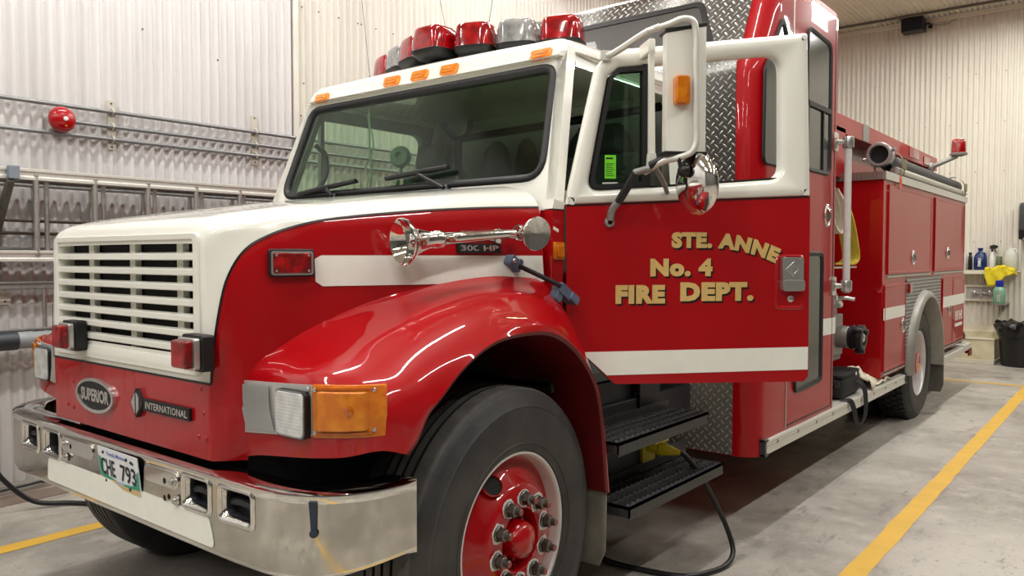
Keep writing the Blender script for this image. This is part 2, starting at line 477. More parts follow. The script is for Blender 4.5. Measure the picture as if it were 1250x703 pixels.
structure(MB().box(XL-0.1, XR+0.1, YF-0.1, YB+0.1, -0.2, 0).build('floor', floormat(), smooth=0))

def corr(u0, u1, pitch=0.070, amp=0.014, n=10):
    """profile of trapezoid-ish corrugated sheet"""
    out = []; k = int((u1-u0)/pitch*n)
    for i in range(k+1):
        u = u0+(u1-u0)*i/k
        s = math.sin(2*PI*(u-u0)/pitch)
        out.append((u, amp*math.tanh(1.7*s)))
    return out

def sheet(name, prof, fn, t0, t1, mat, screws, fn3, seam=None):
    mb = MB(); rows = [[fn(u, w, t) for u, w in prof] for t in (t0, t1)]
    mb.grid(rows)
    # a solid core behind the sheet
    u0, u1 = prof[0][0], prof[-1][0]
    vs = [fn(u, w, t) for u in (u0, u1) for w in (-0.03, -0.12) for t in (t0, t1)]
    mb.add(vs, [(0, 1, 3, 2), (4, 6, 7, 5), (0, 4, 5, 1), (2, 3, 7, 6), (0, 2, 6, 4), (1, 5, 7, 3)])
    scatter_screws(mb, screws, fn3, 0.007, 0.006, 1)
    return structure(mb.build(name, [mat, SCREW], smooth=60, recalc=False))
random.seed(3)
# left wall: two sheets, the joint is at y = 2.72
fl = lambda u, w, t: (XL+w, u, t)
sl = lambda u, v, h: (XL+0.014+h, u, v)
scr = [(u, 3.46) for u in np.arange(2.75, 7.8, 0.204)]+[(u+0.03, 3.46) for u in (2.76, 3.37, 4.2)]+[(y, z) for y, z in ((1.5, 3.0), (2.05, 2.9), (2.77, 2.6), (1.0, 3.3), (2.8, 2.86), (2.6, 3.6))]
w1 = sheet('wall_left', corr(YF, 2.72), fl, 0, ZC, WALL_L, [s_ for s_ in scr if s_[0] < 2.72], sl)
w2 = sheet('wall_left.001', corr(2.72, YB), fl, 0, ZC, WALL_L2, [s_ for s_ in scr if s_[0] >= 2.72], sl)
# back wall
scr = []
for z in (4.1, 3.4, 2.7, 1.7):
    for x in np.arange(-1.2, 3.0, 0.34): scr.append((x+random.uniform(-.02, .02), z))
scr += [(-0.1+0.5*k, 4.9) for k in range(5)]
sheet('wall_back', corr(XL, XR), lambda u, w, t: (u, YB-w, t), 0, ZC, WALL_B, scr, lambda u, v, h: (u, YB-0.014-h, v))
FARW = M('grey_far_wall', (112, 112, 110), 0.5, noise=(2, 0.3))
structure(MB().box(XR, XR+0.1, YF, YB, 0, ZC).build('wall_right', FARW, smooth=0))
structure(MB().box(XL, XR, YF-0.1, YF, 0, ZC).build('wall_front', FARW, smooth=0))
scr = [(x, y) for y in (11.5, 10.2) for x in np.arange(-1.5, 3, 0.34)]
sheet('ceiling', corr(XL, XR), lambda u, w, t: (u, t, ZC-w), YF, YB, CEILM, scr, lambda u, v, h: (u, v, ZC-0.014-h))
# wall-to-ceiling trim, joint strips and base plates
TRIMM = M('cream_trim', (214, 208, 190), 0.4, noise=(6, 0.05))
structure(MB().box(XL, XR, YB-0.075, YB-0.012, ZC-0.075, ZC-0.012).build('trim_1', TRIMM, smooth=30, bevel=(0.006, 2)))
structure(MB().box(XL+0.008, XL+0.026, 2.70, 2.75, 0.1, ZC-0.02).build('trim_2', WALL_L2, smooth=30, bevel=(0.004, 2)))
BASEM = M('pinkish_base_plate', (168, 150, 140), 0.5, noise=(6, 0.2))
structure(MB().box(XL+0.012, XL+0.085, YF, YB, 0, 0.06).box(XL+0.012, XL+0.055, YF, YB, 0.06, 0.115, 1).build('baseboard_left', [BASEM, M('grey_base_flashing', (172, 168, 158), 0.5, noise=(8, 0.15))], smooth=30, bevel=(0.005, 2)))
structure(MB().box(XL+0.1, XR, YB-0.07, YB-0.012, 0, 0.09).build('baseboard_back', TRIMM, smooth=30, bevel=(0.005, 2)))
# painted floor lines
YEL = M('worn_yellow_floor_paint', (222, 176, 62), 0.5, noise=(7, 0.1), bump=(60, 0.1))
def floorline(name, x0, x1, y0, y1):
    long_y = (y1-y0) > (x1-x0); n = int(max(y1-y0, x1-x0)/0.12); A, B = [], []
    for i in range(n+1):
        t = i/n; j0, j1 = random.uniform(-.004, .004), random.uniform(-.004, .004)
        if long_y: A.append((x0+j0, y0+(y1-y0)*t, 0.002)); B.append((x1+j1, y0+(y1-y0)*t, 0.002))
        else: A.append((x0+(x1-x0)*t, y0+j0, 0.002)); B.append((x0+(x1-x0)*t, y1+j1, 0.002))
    mb = MB().grid([A, B]); return structure(mb.build(name, YEL, smooth=0))
floorline('trim_3', 1.735, 1.84, -6, 11.2)
floorline('trim_4', -1.70, -1.59, -6, 11.2)
floorline('trim_5', -1.59, 1.735, 9.50, 9.59)

# ceiling lamps: housings with two tubes, each with its own area lamp
FIXM = M('white_lamp_housing', (225, 225, 222), 0.4)
TUBEM = M('lit_lamp_tube', (255, 250, 240), 0.3, emit=3.0)
def ceiling_lamp(x, y):
    t = thing('ceiling_light', 'long white twin tube lamp hanging under the corrugated ceiling', 'ceiling light', (x, y, ZC-0.16), 'ceiling lights in rows')
    mb = MB(); mb.prism([(-0.14, 0), (-0.10, 0.06), (0.10, 0.06), (0.14, 0)], lambda u, v, d: (x+u, y+d, ZC-0.14+v), -1.03, 1.03)
    for s in (-0.8, 0.8): mb.cyl((x, y+s, ZC-0.08), (x, y+s, ZC-0.014), 0.006, n=8)
    mb.build('lamp_housing', FIXM, t, bevel=(0.004, 1))
    for s in (-0.06, 0.06): MB().cyl((x+s, y-1.0, ZC-0.158), (x+s, y+1.0, ZC-0.158), 0.013, n=10).build('lamp_tube', TUBEM, t)
    ld = bpy.data.lights.new('lamp_light', 'AREA'); ld.shape = 'RECTANGLE'; ld.size = 0.10; ld.size_y = 2.0
    ld.energy = LAMP_W; ld.color = LAMP_COL
    lo = bpy.data.objects.new('lamp_light', ld); COL.objects.link(lo); WL[lo.name] = Vector((x, y, ZC-0.18)); lo.location = (0, 0, -0.02); lo.parent = t
for x, y in LAMP_XY: ceiling_lamp(x, y)
# ------------------------------------------------------------------ the fire truck (front at y=0, left side towards +x)
TR = thing('fire_truck', 'red and white fire truck with its cab door swung open, parked on the concrete floor', 'fire truck', (0, 0, 0))

# --- hood with integral fenders (one tilting piece)
ctr = [(0, .160, .84), (0, .158, 1.08), (0, .156, 1.28), (0, .156, 1.45), (0, .160, 1.550), (0, .18, 1.585), (0, .26, 1.612), (0, .5, 1.655), (0, .8, 1.700), (0, 1.1, 1.738), (0, 1.40, 1.775)]
def xcol(xs, dz, dy):
    return [(x, y+b, z+a) for (_, y, z), x, a, b in zip(ctr, xs, dz, dy)]
cA = xcol([.40]*7+[.42, .45, .48, .52], [0, 0, 0, 0, -.002, -.002, -.002, -.003, -.004, -.005, -.006], [0]*11)
cB = xcol([.50]*6+[.51, .56, .65, .72, .78], [0, 0, 0, 0, -.005, -.006, -.006, -.010, -.011, -.013, -.018], [0]*10+[-.01])
cC = [(.545, .160, .84), (.545, .158, 1.08), (.548, .157, 1.28), (.554, .158, 1.45), (.565, .166, 1.528), (.580, .19, 1.562), (.602, .27, 1.589), (.655, .5, 1.628), (.745, .8, 1.672), (.82, 1.1, 1.702), (.885, 1.37, 1.722)]
cL = [(.572, .163, .84), (.574, .162, 1.08), (.598, .172, 1.28), (.618, .200, 1.42), (.634, .25, 1.497), (.654, .32, 1.540), (.668, .40, 1.568), (.70, .5, 1.593), (.80, .8, 1.631), (.87, 1.1, 1.655), (.935, 1.36, 1.668)]
cM = [(.605, .192, .84), (.607, .192, 1.08), (.628, .214, 1.25), (.648, .25, 1.35), (.668, .30, 1.41), (.680, .36, 1.44), (.694, .43, 1.46), (.725, .53, 1.48), (.825, .8, 1.50), (.892, 1.1, 1.51), (.955, 1.36, 1.52)]
cN = [(.645, .24, .84), (.648, .24, 1.0), (.655, .26, 1.06), (.665, .30, 1.10), (.68, .35, 1.13), (.695, .42, 1.15), (.71, .46, 1.18), (.745, .54, 1.21), (.845, .8, 1.26), (.915, 1.1, 1.28), (.975, 1.36, 1.28)]
KA, KC = 5, 5
rows = patch([ctr, cA, cB, cC, cL, cM, cN], KA, KC)
hb = MB()
# columns 0..4*KC are above the paint line; rows from KA*1 up are above the valance
def hmi(i, j):
    if j < 4*KC and i >= KA*1: return 1
    return 0
o0 = len(hb.f)
hb.grid(rows, mifn=hmi)
# opening for the grille
nc_ = len(rows[0])-1
keep = [q for q in range(o0, len(hb.f)) if not (KA+2 <= (q-o0)//nc_ < 4*KA-2 and (q-o0) % nc_ < 2*KC)]
hb.f = [hb.f[q] for q in keep]; hb.m = [hb.m[q] for q in keep]
# black pinstripe along the border of the white
def stripline(pts, w, mb, off, mi, ndir):
    P = [Vector(p) for p in pts]
    R = []
    for i, p in enumerate(P):
        t = (P[min(i+1, len(P)-1)]-P[max(i-1, 0)]).normalized()
        nn = Vector(ndir(p)).normalized(); b = nn.cross(t).normalized()
        R.append((p+nn*off-b*w/2, p+nn*off+b*w/2))
    mb.grid(R, mi)
lcol = [r[4*KC] for r in rows[KA:]]
def hn(p):
    if p.y < 0.2 and p.z < 1.5: return (0.5, -0.6, 0.05)
    return (0.9, -0.15, 0.5)
stripline(lcol, 0.007, hb, 0.0025, 2, hn)
brow = [r for r in rows[KA][:4*KC+1]]
stripline(brow, 0.007, hb, 0.0025, 2, lambda p: (0, -1, 0))
# white side stripe on the hood wall
def hood_x(y, z):
    """x of the hood side wall at (y, z) by searching the patch"""
    best = None
    for r in rows:
        for q in r[4*KC:]:
            d = (q.y-y)**2+(q.z-z)**2
            if best is None or d < best[0]: best = (d, q.x)
    return best[1]
S = []
from mathutils.bvhtree import BVHTree
def mk_bvh(mb): return BVHTree.FromPolygons([Vector(v) for v in mb.v], mb.f)
hbv = mk_bvh(hb)
def side_x(bv, y, z, default=1.0):
    h = bv.ray_cast(Vector((3, y, z)), Vector((-1, 0, 0)))
    return h[0].x if h[0] else default
for i in range(41):
    y = .455+(1.352-.455)*i/40
    S.append([(side_x(hbv, y, z)+0.0035, y, z) for z in np.linspace(1.376 if i > 0 else 1.392, 1.477 if i > 0 else 1.465, 9)])
hb.grid(S, 3)
# fender, keys run from the front bottom over the top to the rear bottom
fA = [(.60, .236, .84), (.60, .236, 1.0), (.61, .24, 1.08), (.63, .265, 1.135), (.68, .45, 1.262), (.745, .62, 1.335), (.80, .8, 1.385), (.865, 1.0, 1.405), (.92, 1.2, 1.405), (.96, 1.36, 1.375), (.985, 1.46, 1.16), (.985, 1.52, .54)]
fA2 = [(.68, .24, .86), (.68, .24, 1.0), (.685, .242, 1.085), (.70, .272, 1.14), (.74, .45, 1.228), (.80, .62, 1.302), (.85, .8, 1.358), (.905, 1.0, 1.382), (.95, 1.2, 1.384), (.985, 1.36, 1.35), (1.0, 1.46, 1.15), (1.0, 1.52, .54)]
fB = [(.80, .245, .875), (.80, .245, 1.0), (.80, .247, 1.09), (.805, .28, 1.138), (.83, .45, 1.21), (.87, .62, 1.28), (.91, .8, 1.335), (.955, 1.0, 1.362), (.985, 1.2, 1.362), (1.01, 1.36, 1.322), (1.02, 1.46, 1.13), (1.02, 1.52, .54)]
fC = [(.94, .253, .89), (.94, .253, 1.0), (.94, .256, 1.085), (.94, .288, 1.132), (.95, .45, 1.192), (.98, .62, 1.258), (1.005, .8, 1.31), (1.035, 1.0, 1.335), (1.055, 1.2, 1.325), (1.065, 1.36, 1.262), (1.07, 1.465, 1.07), (1.07, 1.525, .54)]
fD = [(1.06, .285, .905), (1.06, .285, 1.0), (1.06, .29, 1.075), (1.055, .325, 1.118), (1.06, .47, 1.16), (1.075, .63, 1.222), (1.09, .8, 1.27), (1.105, 1.0, 1.292), (1.115, 1.2, 1.27), (1.12, 1.35, 1.185), (1.125, 1.46, .98), (1.125, 1.525, .54)]
fE = [(1.145, .345, .925), (1.145, .345, .985), (1.145, .355, 1.04), (1.138, .40, 1.08), (1.138, .50, 1.11), (1.147, .64, 1.165), (1.155, .8, 1.215), (1.162, .99, 1.245), (1.168, 1.17, 1.215), (1.17, 1.33, 1.11), (1.17, 1.45, .90), (1.17, 1.52, .54)]
fF = [(1.168, .415, .905), (1.172, .45, .935), (1.174, .472, .968), (1.175, .50, 1.01), (1.175, .555, 1.052), (1.175, .66, 1.132), (1.175, .8, 1.195), (1.175, .97, 1.214), (1.175, 1.14, 1.198), (1.175, 1.30, 1.112), (1.175, 1.43, .955), (1.175, 1.505, .54)]
def lip_in(x, s):
    out = []
    for (_, y, z) in fF:
        d = Vector((0, y-1.0, z-.62)); d.normalize(); out.append((x, y-d.y*s, z-d.z*s))
    return out
fcols = [fA, fA2, fB, fC, fD, fE, fF]
frows = patch(fcols, 6, 5)
ff = MB().grid(frows)
inner = [crom(fF, 6), crom(lip_in(1.168, .012), 6), crom(lip_in(1.13, .012), 6), crom(lip_in(0.70, .02), 6)]
ff.grid(list(map(list, zip(*inner))), mifn=lambda i, j: 4)
fbv = mk_bvh(ff)
for q in ff.f: pass
o_ = len(hb.v); hb.v += ff.v; hb.f += [tuple(i+o_ for i in f) for f in ff.f]; hb.m += ff.m
# rear closing flange of the fender
hb.mirror_x()
HOOD = hb.build('hood', [RED, WHITE, BLACKLINE, STRIPE, RED_DULL], TR, smooth=50)

# --- grille: frame, slats and bars standing in front of a black opening
GR = MB()
go = rpoly([(-.535, 1.098), (.535, 1.098), (.530, 1.548), (-.530, 1.548)], [.03]*4, 5)
gi = rpoly([(-.495, 1.136), (.495, 1.136), (.495, 1.526), (-.495, 1.526)], [.012]*4, 5)
GR.ring(go, gi, XZ(.148), 0, .07)
grille = GR.build('grille', WHITE, TR, smooth=40, bevel=(.006, 2))
MB().prism(gi, XZ(.212), 0, .003).build('grille_opening', DARK, grille, smooth=0)
n_s = 8
for k in range(1, n_s):
    z = 1.136+(1.526-1.136)*k/n_s
    sl_ = MB().prism([(.152, z+.004), (.152, z-.014), (.158, z-.017), (.200, z-.002), (.200, z+.006), (.165, z+.010)], lambda u, v, d: (d, u, v), -.497, .497)
    sl_.build('grille_slat', WHITE, grille, smooth=40, bevel=(.002, 1))
for x in (-.285, .035, .355):
    MB().box(x-.019, x+.019, .186, .208, 1.136, 1.526).build('grille_bar', WHITE, grille, smooth=0)
# lower sill of the grille
MB().prism([(.146, 1.125), (.154, 1.148), (.21, 1.148), (.21, 1.11), (.148, 1.11)], lambda u, v, d: (d, u, v), -.497, .497).build('grille_sill', WHITE, grille, smooth=30)

def gril_lamp(x0, x1, z0, z1):
    b = MB().prism(rrect(x0-.014, x1+.020, z0-.010, z1+.014, .010), XZ(.108), 0, .040)
    base = b.build('grille_warning_light', BLACK, TR, smooth=40, bevel=(.003, 2))
    MB().prism(rrect(x0-.006, x1+.010, z0-.004, z1+.006, .012), XZ(.088), 0, .02).build('chrome_bezel', STEEL, base, smooth=40, bevel=(.004, 2))
    MB().prism(rrect(x0, x1, z0+.002, z1, .012), XZ(.062), 0, .03).build('red_lens', REDLENS, base, smooth=40, bevel=(.008, 3))
gril_lamp(-.345, -.265, 1.135, 1.222)
gril_lamp(.515, .60, 1.135, 1.222)

# --- badges on the valance
bd = MB()
el = [(math.cos(2*PI*k/40)*.150-.200, math.sin(2*PI*k/40)*.064+.962) for k in range(40)]
eo = [(math.cos(2*PI*k/40)*.138-.200, math.sin(2*PI*k/40)*.052+.962) for k in range(40)]
bd.ring(el, eo, XZ(.146), 0, .014)
bd.prism(eo, XZ(.151), 0, .006, 1)
vs, fs = text2d('SUPERIOR', -.312, -.088, .938, .986, spacing=1.0, bold=.045)
bd.add([(x, .1495, z) for x, z in vs], fs, 0)
bd.build('oval_badge', [STEEL, BLACK], TR, smooth=40)
nb = MB()
nb.prism([(.168, .952), (.465, .952), (.465, .992), (.168, .992)], XZ(.148), 0, .012, 1)
vs, fs = text2d('INTERNATIONAL', .185, .455, .960, .984, bold=.025, spacing=1.05)
nb.add([(x, .1465, z) for x, z in vs], fs, 0)
dm = [(.085, .972), (.125, .922), (.172, .972), (.125, 1.022)]
nb.prism(dm, XZ(.144), 0, .016, 1)
nb.prism([(.093, .972), (.121, .935), (.121, 1.009)], XZ(.1425), 0, .003, 0); nb.prism([(.129, .935), (.129, 1.009), (.147, .990), (.147, .954)], XZ(.1425), 0, .003, 0)
nb.build('maker_badge', [STEEL, BLACK], TR, smooth=0)
for x, z in ((-.40, .995), (-.45, .90), (-.40, .895), (.52, 1.06), (.50, .905), (.545, .905), (.53, .985)):
    MB().lathe([(.011, 0), (.010, .004), (.005, .007), (.0005, .008)], (x, .162, z), (0, -1, 0), 12).build('valance_rivet', RED, HOOD, smooth=60)

AMBER_D = lens('deep_amber', (176, 84, 4), (200, 104, 8), 0, 0, .1)
BEAM = lens('ribbed_beam_glass', (222, 223, 220), (250, 250, 248), 40, 0, 0.3)
LAMPREF = M('bright_reflector', (226, 226, 224), 0.22, metal=0.45, noise=(40, .25))
# --- headlamps and turn signals (both sides)
def plan_y(x):
    pts = [(.60, .238), (.68, .240), (.80, .245), (.94, .253), (1.06, .285), (1.10, .307), (1.145, .345), (1.168, .415)]
    for (a, ya), (b, yb) in zip(pts, pts[1:]):
        if x <= b: return ya+(yb-ya)*(x-a)/(b-a)
    return .415
def zlamp(x, t):    # t 0 bottom, 1 top; the row of lamps rises a little outwards
    lo = .925+(.972-.925)*(x-.60)/(.55); hi = 1.088+(1.112-1.088)*(x-.60)/(.55)
    return lo+(hi-lo)*t
def curved(x0, x1, t0, t1, d0, d1, sgn, n=10, mi=0, mb=None):
    mb = mb or MB(); fr, bk = [], []
    for i in range(n+1):
        x = x0+(x1-x0)*i/n; y = plan_y(x)
        fr.append([(sgn*x, y-d1, zlamp(x, t)) for t in (t0, t1)]); bk.append([(sgn*x, y-d0, zlamp(x, t)) for t in (t0, t1)])
    mb.grid(fr, mi)
    loop = [(0, 0)]
    for a, b in zip(range(n), range(1, n+1)):
        for t in (0, 1): mb.add([fr[a][t], fr[b][t], bk[b][t], bk[a][t]], [(0, 1, 2, 3)], mi)
    for e in (0, n): mb.add([fr[e][0], fr[e][1], bk[e][1], bk[e][0]], [(0, 1, 2, 3)], mi)
    return mb
for sg in (1, -1):
    bz = MB()
    curved(.605, .955, 0, 1, 0, .006, sg, mb=bz)
    for k in range(17):                       # ribs that sweep down beside the lamp
        x = .63+.0085*k
        bz.tube([(sg*x, .231, zlamp(x, .93)), (sg*(x+.006), .2295, zlamp(x, .5)), (sg*(x+.028), .231, zlamp(x, .08))], .0030, 6, smooth=3)
    for x, t in ((.62, .1), (.62, .9), (.94, .1), (.94, .92)): bz.lathe([(.008, 0), (.006, .004), (.0005, .005)], (sg*x, plan_y(x)-.006, zlamp(x, t)), (0, -1, 0), 10)
    bezel = bz.build('headlamp_bezel', SILVERBEZEL, TR, smooth=35)
    hl = MB(); pr = rrect(.808, .950, .945, 1.085, .024, 6)
    hl.prism([(sg*u, v) for u, v in pr], XZ(.229), 0, .03)
    hl.build('headlamp_rim', BLACK, bezel, smooth=35)
    # sealed beam: reflector bowl behind a clear ribbed front
    rf = MB(); rows_ = []
    for s_, dy in ((1, .2285), (.93, .230), (.8, .233), (.5, .236), (.15, .238)):
        cx_, cz_ = .879, 1.015
        rows_.append([(sg*(cx_+(u-cx_)*s_*.95), dy, cz_+(v-cz_)*s_*.97) for u, v in pr])
    rf.grid(rows_, cx=True); rf.build('headlamp_reflector', LAMPREF, bezel, smooth=60)
    lf = MB(); q = [(sg*u, v) for u, v in rr_in(.808, .950, .945, 1.085, .024, 6, .006)]
    lf.prism(q, XZ(.2235), 0, .006); lf.build('headlamp_glass', BEAM, bezel, smooth=30, bevel=(.002, 2))
    tb = curved(.958, 1.150, -.03, 1.02, 0, .010, sg)
    turn = tb.build('turn_signal', AMBER, TR, smooth=35, bevel=(.003, 2))
    tl_ = curved(.985, 1.125, .10, .90, .008, .026, sg).build('turn_signal_lens', AMBER, turn, smooth=35, bevel=(.007, 2))
    for t_ in (.06, .94): curved(.976, 1.134, t_-.02, t_+.02, .008, .017, sg).build('lens_rim', AMBER_D, turn, smooth=35)
    MB().lathe([(.004, .0), (.013, .002), (.016, .008), (.0005, .012)], (sg*1.085, plan_y(1.085)-.020, zlamp(1.085, .52)), (.3*sg, -1, 0), 16).build('turn_bulb', AMBER_D, turn, smooth=60)
    for x, t in ((.970, .08), (.970, .92), (1.135, .12), (1.135, .92)): MB().lathe([(.007, 0), (.006, .003), (.0005, .004)], (sg*x, plan_y(x)-.011, zlamp(x, t)), (0.25*sg, -1, 0), 10).build('lens_screw', STEEL, turn, smooth=40)

# --- chrome bumper
def bump_plan(n=9):
    P = [(0, .118), (.45, .118), (.80, .122), (.93, .135), (1.03, .175), (1.10, .24), (1.145, .33), (1.165, .46)]
    return crom([(x, y, 0) for x, y in P], 5)
bp_ = bump_plan(); bp_ = [Vector((-p.x, p.y, 0)) for p in bp_[:0:-1]]+bp_
ZB0, ZB1 = .572, .822
def bzs(x):
    a = abs(x); k = max(0, (a-1.02)/.145)
    return ZB0+.035*k*k, ZB1
holes = [(.490, .620), (.695, .835), (-.565, -.435), (-.78, -.64)]
zh0, zh1 = .704, .790
def bpoint(x, z, d=0):
    # front surface position at lateral x
    for a, b in zip(bp_, bp_[1:]):
        if a.x <= x <= b.x or a.x >= x >= b.x:
            t = (x-a.x)/((b.x-a.x) or 1); p = a.lerp(b, t); n = Vector((b.y-a.y, -(b.x-a.x), 0)).normalized()
            return Vector((p.x, p.y, z))+n*d
    return Vector((x, bp_[-1].y, z))
BM = MB(); xs_ = sorted(set([round(p.x, 4) for p in bp_]+[v for h in holes for v in h]))
prev = None
secs = []
for x in xs_:
    lo, hi = bzs(x); p = bpoint(x, 0)
    n = bpoint(x, 0, 1)-p
    def at(d, z): q = p+n*d; return (q.x, q.y, z)
    secs.append([at(-.075, lo+.03), at(-.055, lo), at(-.012, lo), at(-.003, lo+.006), at(0, lo+.018), at(0, zh0), at(0, zh1), at(0, hi-.030), at(.006, hi-.016), at(.004, hi-.005), at(-.008, hi), at(-.09, hi+.004), at(-.115, hi-.010), at(-.115, hi-.05)])
def bmi(i, j): return 1 if j in (4, 5, 6) else 0
for i in range(len(secs)-1):
    xm = (xs_[i]+xs_[i+1])/2
    for j in range(13):
        if j == 5 and any(a < xm < b for a, b in holes): continue
        BM.add([secs[i][j], secs[i][j+1], secs[i+1][j+1], secs[i+1][j]], [(0, 1, 2, 3)], 1 if j in (4, 5, 6) else 0)
for k in (0, -1): BM.add(secs[k], [tuple(range(14))])
bumper = BM.build('bumper', [CHROME, CHROME_WORN], TR, smooth=40)
for a, b in holes:
    so = rrect(a-.022, b+.022, zh0-.020, zh1+.018, .03, 6); si = rrect(a+.006, b-.006, zh0+.006, zh1-.006, .022, 6)
    rg = MB(); lay = []
    for P, d in ((so, .001), (rr_in(a-.022, b+.022, zh0-.020, zh1+.018, .03, 6, .008), .008), (rr_in(a-.022, b+.022, zh0-.020, zh1+.018, .03, 6, .016), .006), (si, -.012), (si, -.05)): lay.append([bpoint(u, v, d) for u, v in P])
    rg.grid(lay, cx=True, mifn=lambda i, j: 1 if i == 3 else 0)
    rim = rg.build('bumper_port', [CHROME, CHASSIS], bumper, smooth=60)
    if a == -.565: continue
    MB().add([bpoint(u, v, -.045) for u, v in si], [tuple(range(len(si)))]).build('port_backing', CHASSIS, rim, smooth=0)
    hk = MB()
    hk.tube([bpoint(a+.015, .745, -.030), bpoint((a+b)/2, .755, -.022), bpoint(b-.015, .745, -.030)], .012, 8, smooth=3); hk.build('tow_hook', CHASSIS, rim)
wp = MB(); pl_ = rpoly([(-.545, .598), (.655, .598), (.645, .64), (.625, .690), (-.535, .690)], [.02, .02, .01, .03, .03], 4)
wp.prism(pl_, lambda u, v, d: bpoint(u, v, d), .0005, .003)
wp.build('white_reflective_panel', STRIPE, bumper, smooth=0)
for x0, x1 in ((.24, .455), (-.40, -.14)):
    sh = MB().prism(rrect(x0, x1, .735, .792, .027, 5), lambda u, v, d: bpoint(u, v, d), -.004, .007)
    sh.build('bumper_bracket_plate', CHROME, bumper, smooth=30, bevel=(.003, 2))
for x, z in ((.43, .762), (.445, .705), (-.37, .765), (-.365, .715)):
    p0 = bpoint(x, z, .005); MB().lathe([(.017, 0), (.016, .004), (.010, .006), (.010, .012), (.004, .016), (.0005, .017)], p0, (0, -1, 0), 14).build('bumper_bolt', STEEL, bumper, smooth=40)
for x, z in ((.375, .755), (.375, .700), (-.32, .762)): MB().lathe([(.010, .0072), (.0005, .0074)], bpoint(x, z, .0), (0, -1, 0), 12).build('bumper_hole', DARK, bumper, smooth=0)
clip = MB().prism([(1.035, .80), (1.052, .80), (1.050, .715), (1.040, .715)], lambda u, v, d: bpoint(u, v, d), .002, .010)
clip.lathe([(.013, 0), (.011, .008), (.0005, .01)], bpoint(1.045, .712, .003), tuple(bpoint(1.045, .7, 1)-bpoint(1.045, .7, 0)), 12)
clip.build('bumper_strap', M('blue_grey_rubber_strap', (40, 52, 66), 0.5), bumper, smooth=30)
# licence plate
lp = MB()
P0 = Vector((-.092, .108, .802)); ux = Vector((.304, -.006, 0)); uz = Vector((.004, .012, -.135))
lf_ = lambda u, v, d: tuple(P0+ux*u+uz*(1-v)+Vector((0, -1, -.08))*d)
lp.prism(rrect(0, 1, 0, 1, .04, 3), lf_, -.003, 0, 0)
lp.prism([(0.01, .30), (.08, .34), (.2, .27), (.5, .17), (.8, .22), (.93, .32), (.99, .45), (.99, .12), (0.01, .12)], lf_, .0002, .0005, 2)
lp.prism([(0.01, .30), (.10, .33), (.12, .60), (.06, .72), (0.01, .75)], lf_, .0002, .0006, 2)
lp.prism([(.99, .40), (.92, .34), (.94, .58), (.99, .66)], lf_, .0002, .0006, 2)
lp.prism([(.01, .02), (.99, .02), (.99, .17), (.7, .13), (.4, .19), (.15, .17), (.01, .22)], lf_, .0007, .0010, 3)
lp.prism([(.42, .17), (.55, .12), (.62, .17), (.55, .22)], lf_, .0010, .0013, 5)
for body, a, b, c_, d_, bo, mi, h in (('CHE', .06, .42, .27, .72, .022, 1, .0015), ('793', .555, .93, .25, .70, .022, 1, .0015), ('Friendly Manitoba', .24, .72, .78, .92, .01, 4, .0012)):
    vs, fs = text2d(body, a, b, c_, d_, bold=bo); lp.add([lf_(u, v, h) for u, v in vs], fs, mi)
lp.prism([(.80, .80), (.83, .88), (.87, .86), (.90, .83), (.89, .76), (.87, .79), (.84, .77), (.83, .80)], lf_, .0005, .001, 1)
for u, v in ((.15, .87), (.74, .87), (.16, .12), (.76, .12)): lp.lathe([(.006, 0), (.005, .003), (.0005, .004)], lf_(u, v, .001), (0, -1, 0), 10, 1)
lp.build('licence_plate', [M('plate_white', (228, 230, 232), .4), M('plate_black', (20, 24, 44), .5), M('plate_green', (14, 150, 120), .4), M('plate_sand', (216, 184, 128), .4, noise=(90, .2)), M('plate_blue', (70, 92, 190), .4), M('plate_pale_blue', (150, 186, 226), .4)], bumper, smooth=0)

# --- front axle, frame rails and engine bay floor seen under the hood
ch = MB()
for s in (-1, 1): ch.box(s*.42-.04, s*.42+.04, .25, 8.8, .58, .84)
ch.box(-.60, .60, .27, 1.3, .60, 1.2); ch.cyl((-.86, 1.0, .5), (.86, 1.0, .5), .07, n=14); ch.cyl((-.8, 6.85, .5), (.8, 6.85, .5), .10, n=14)
ch.lathe([(.01, -.2), (.2, -.12), (.23, 0), (.2, .12), (.01, .2)], (0, 6.85, .5), (0, 1, 0), 18)
ch.box(-.74, .74, 1.30, 2.8, .62, .95)
ch.build('chassis_frame', CHASSIS, TR, smooth=30)

# --- wheels
def tyre(mb, o, s, w, R=.520, mi=0):
    """s = outward direction (+1/-1); o = centre of the outer rim plane"""
    pr = [(.292, -.01), (.302, .008), (.325, .013), (.328, .017), (.332, .014), (.36, .019), (.40, .022), (.43, .020), (.452, .015), (.455, .0175), (.459, .013), (.49, .0), (.502, -.008), (.512, -.016), (.519, -.026)]
    g = []
    for c in (.25, .42, .58, .75):
        x = -.026-(w-.052)*c
        g += [(R, x+.006), (R-.012, x+.004), (R-.012, x-.004), (R, x-.006)]
    pr += [(R-.001, -.03)]+g+[(R-.001, -w+.03), (.512, -w+.016), (.49, -w), (.43, -w-.02), (.34, -w-.01), (.292, -w+.01)]
    ntr = 13
    mis = [mi if (i < ntr or i > len(pr)-8) else 1 for i in range(len(pr)-1)]
    for q in range(len(g)//4): mis[16+4*q] = mis[17+4*q] = mis[18+4*q] = 2
    mb.lathe(pr, o, (s, 0, 0), 72, mis=mis)
    return mb
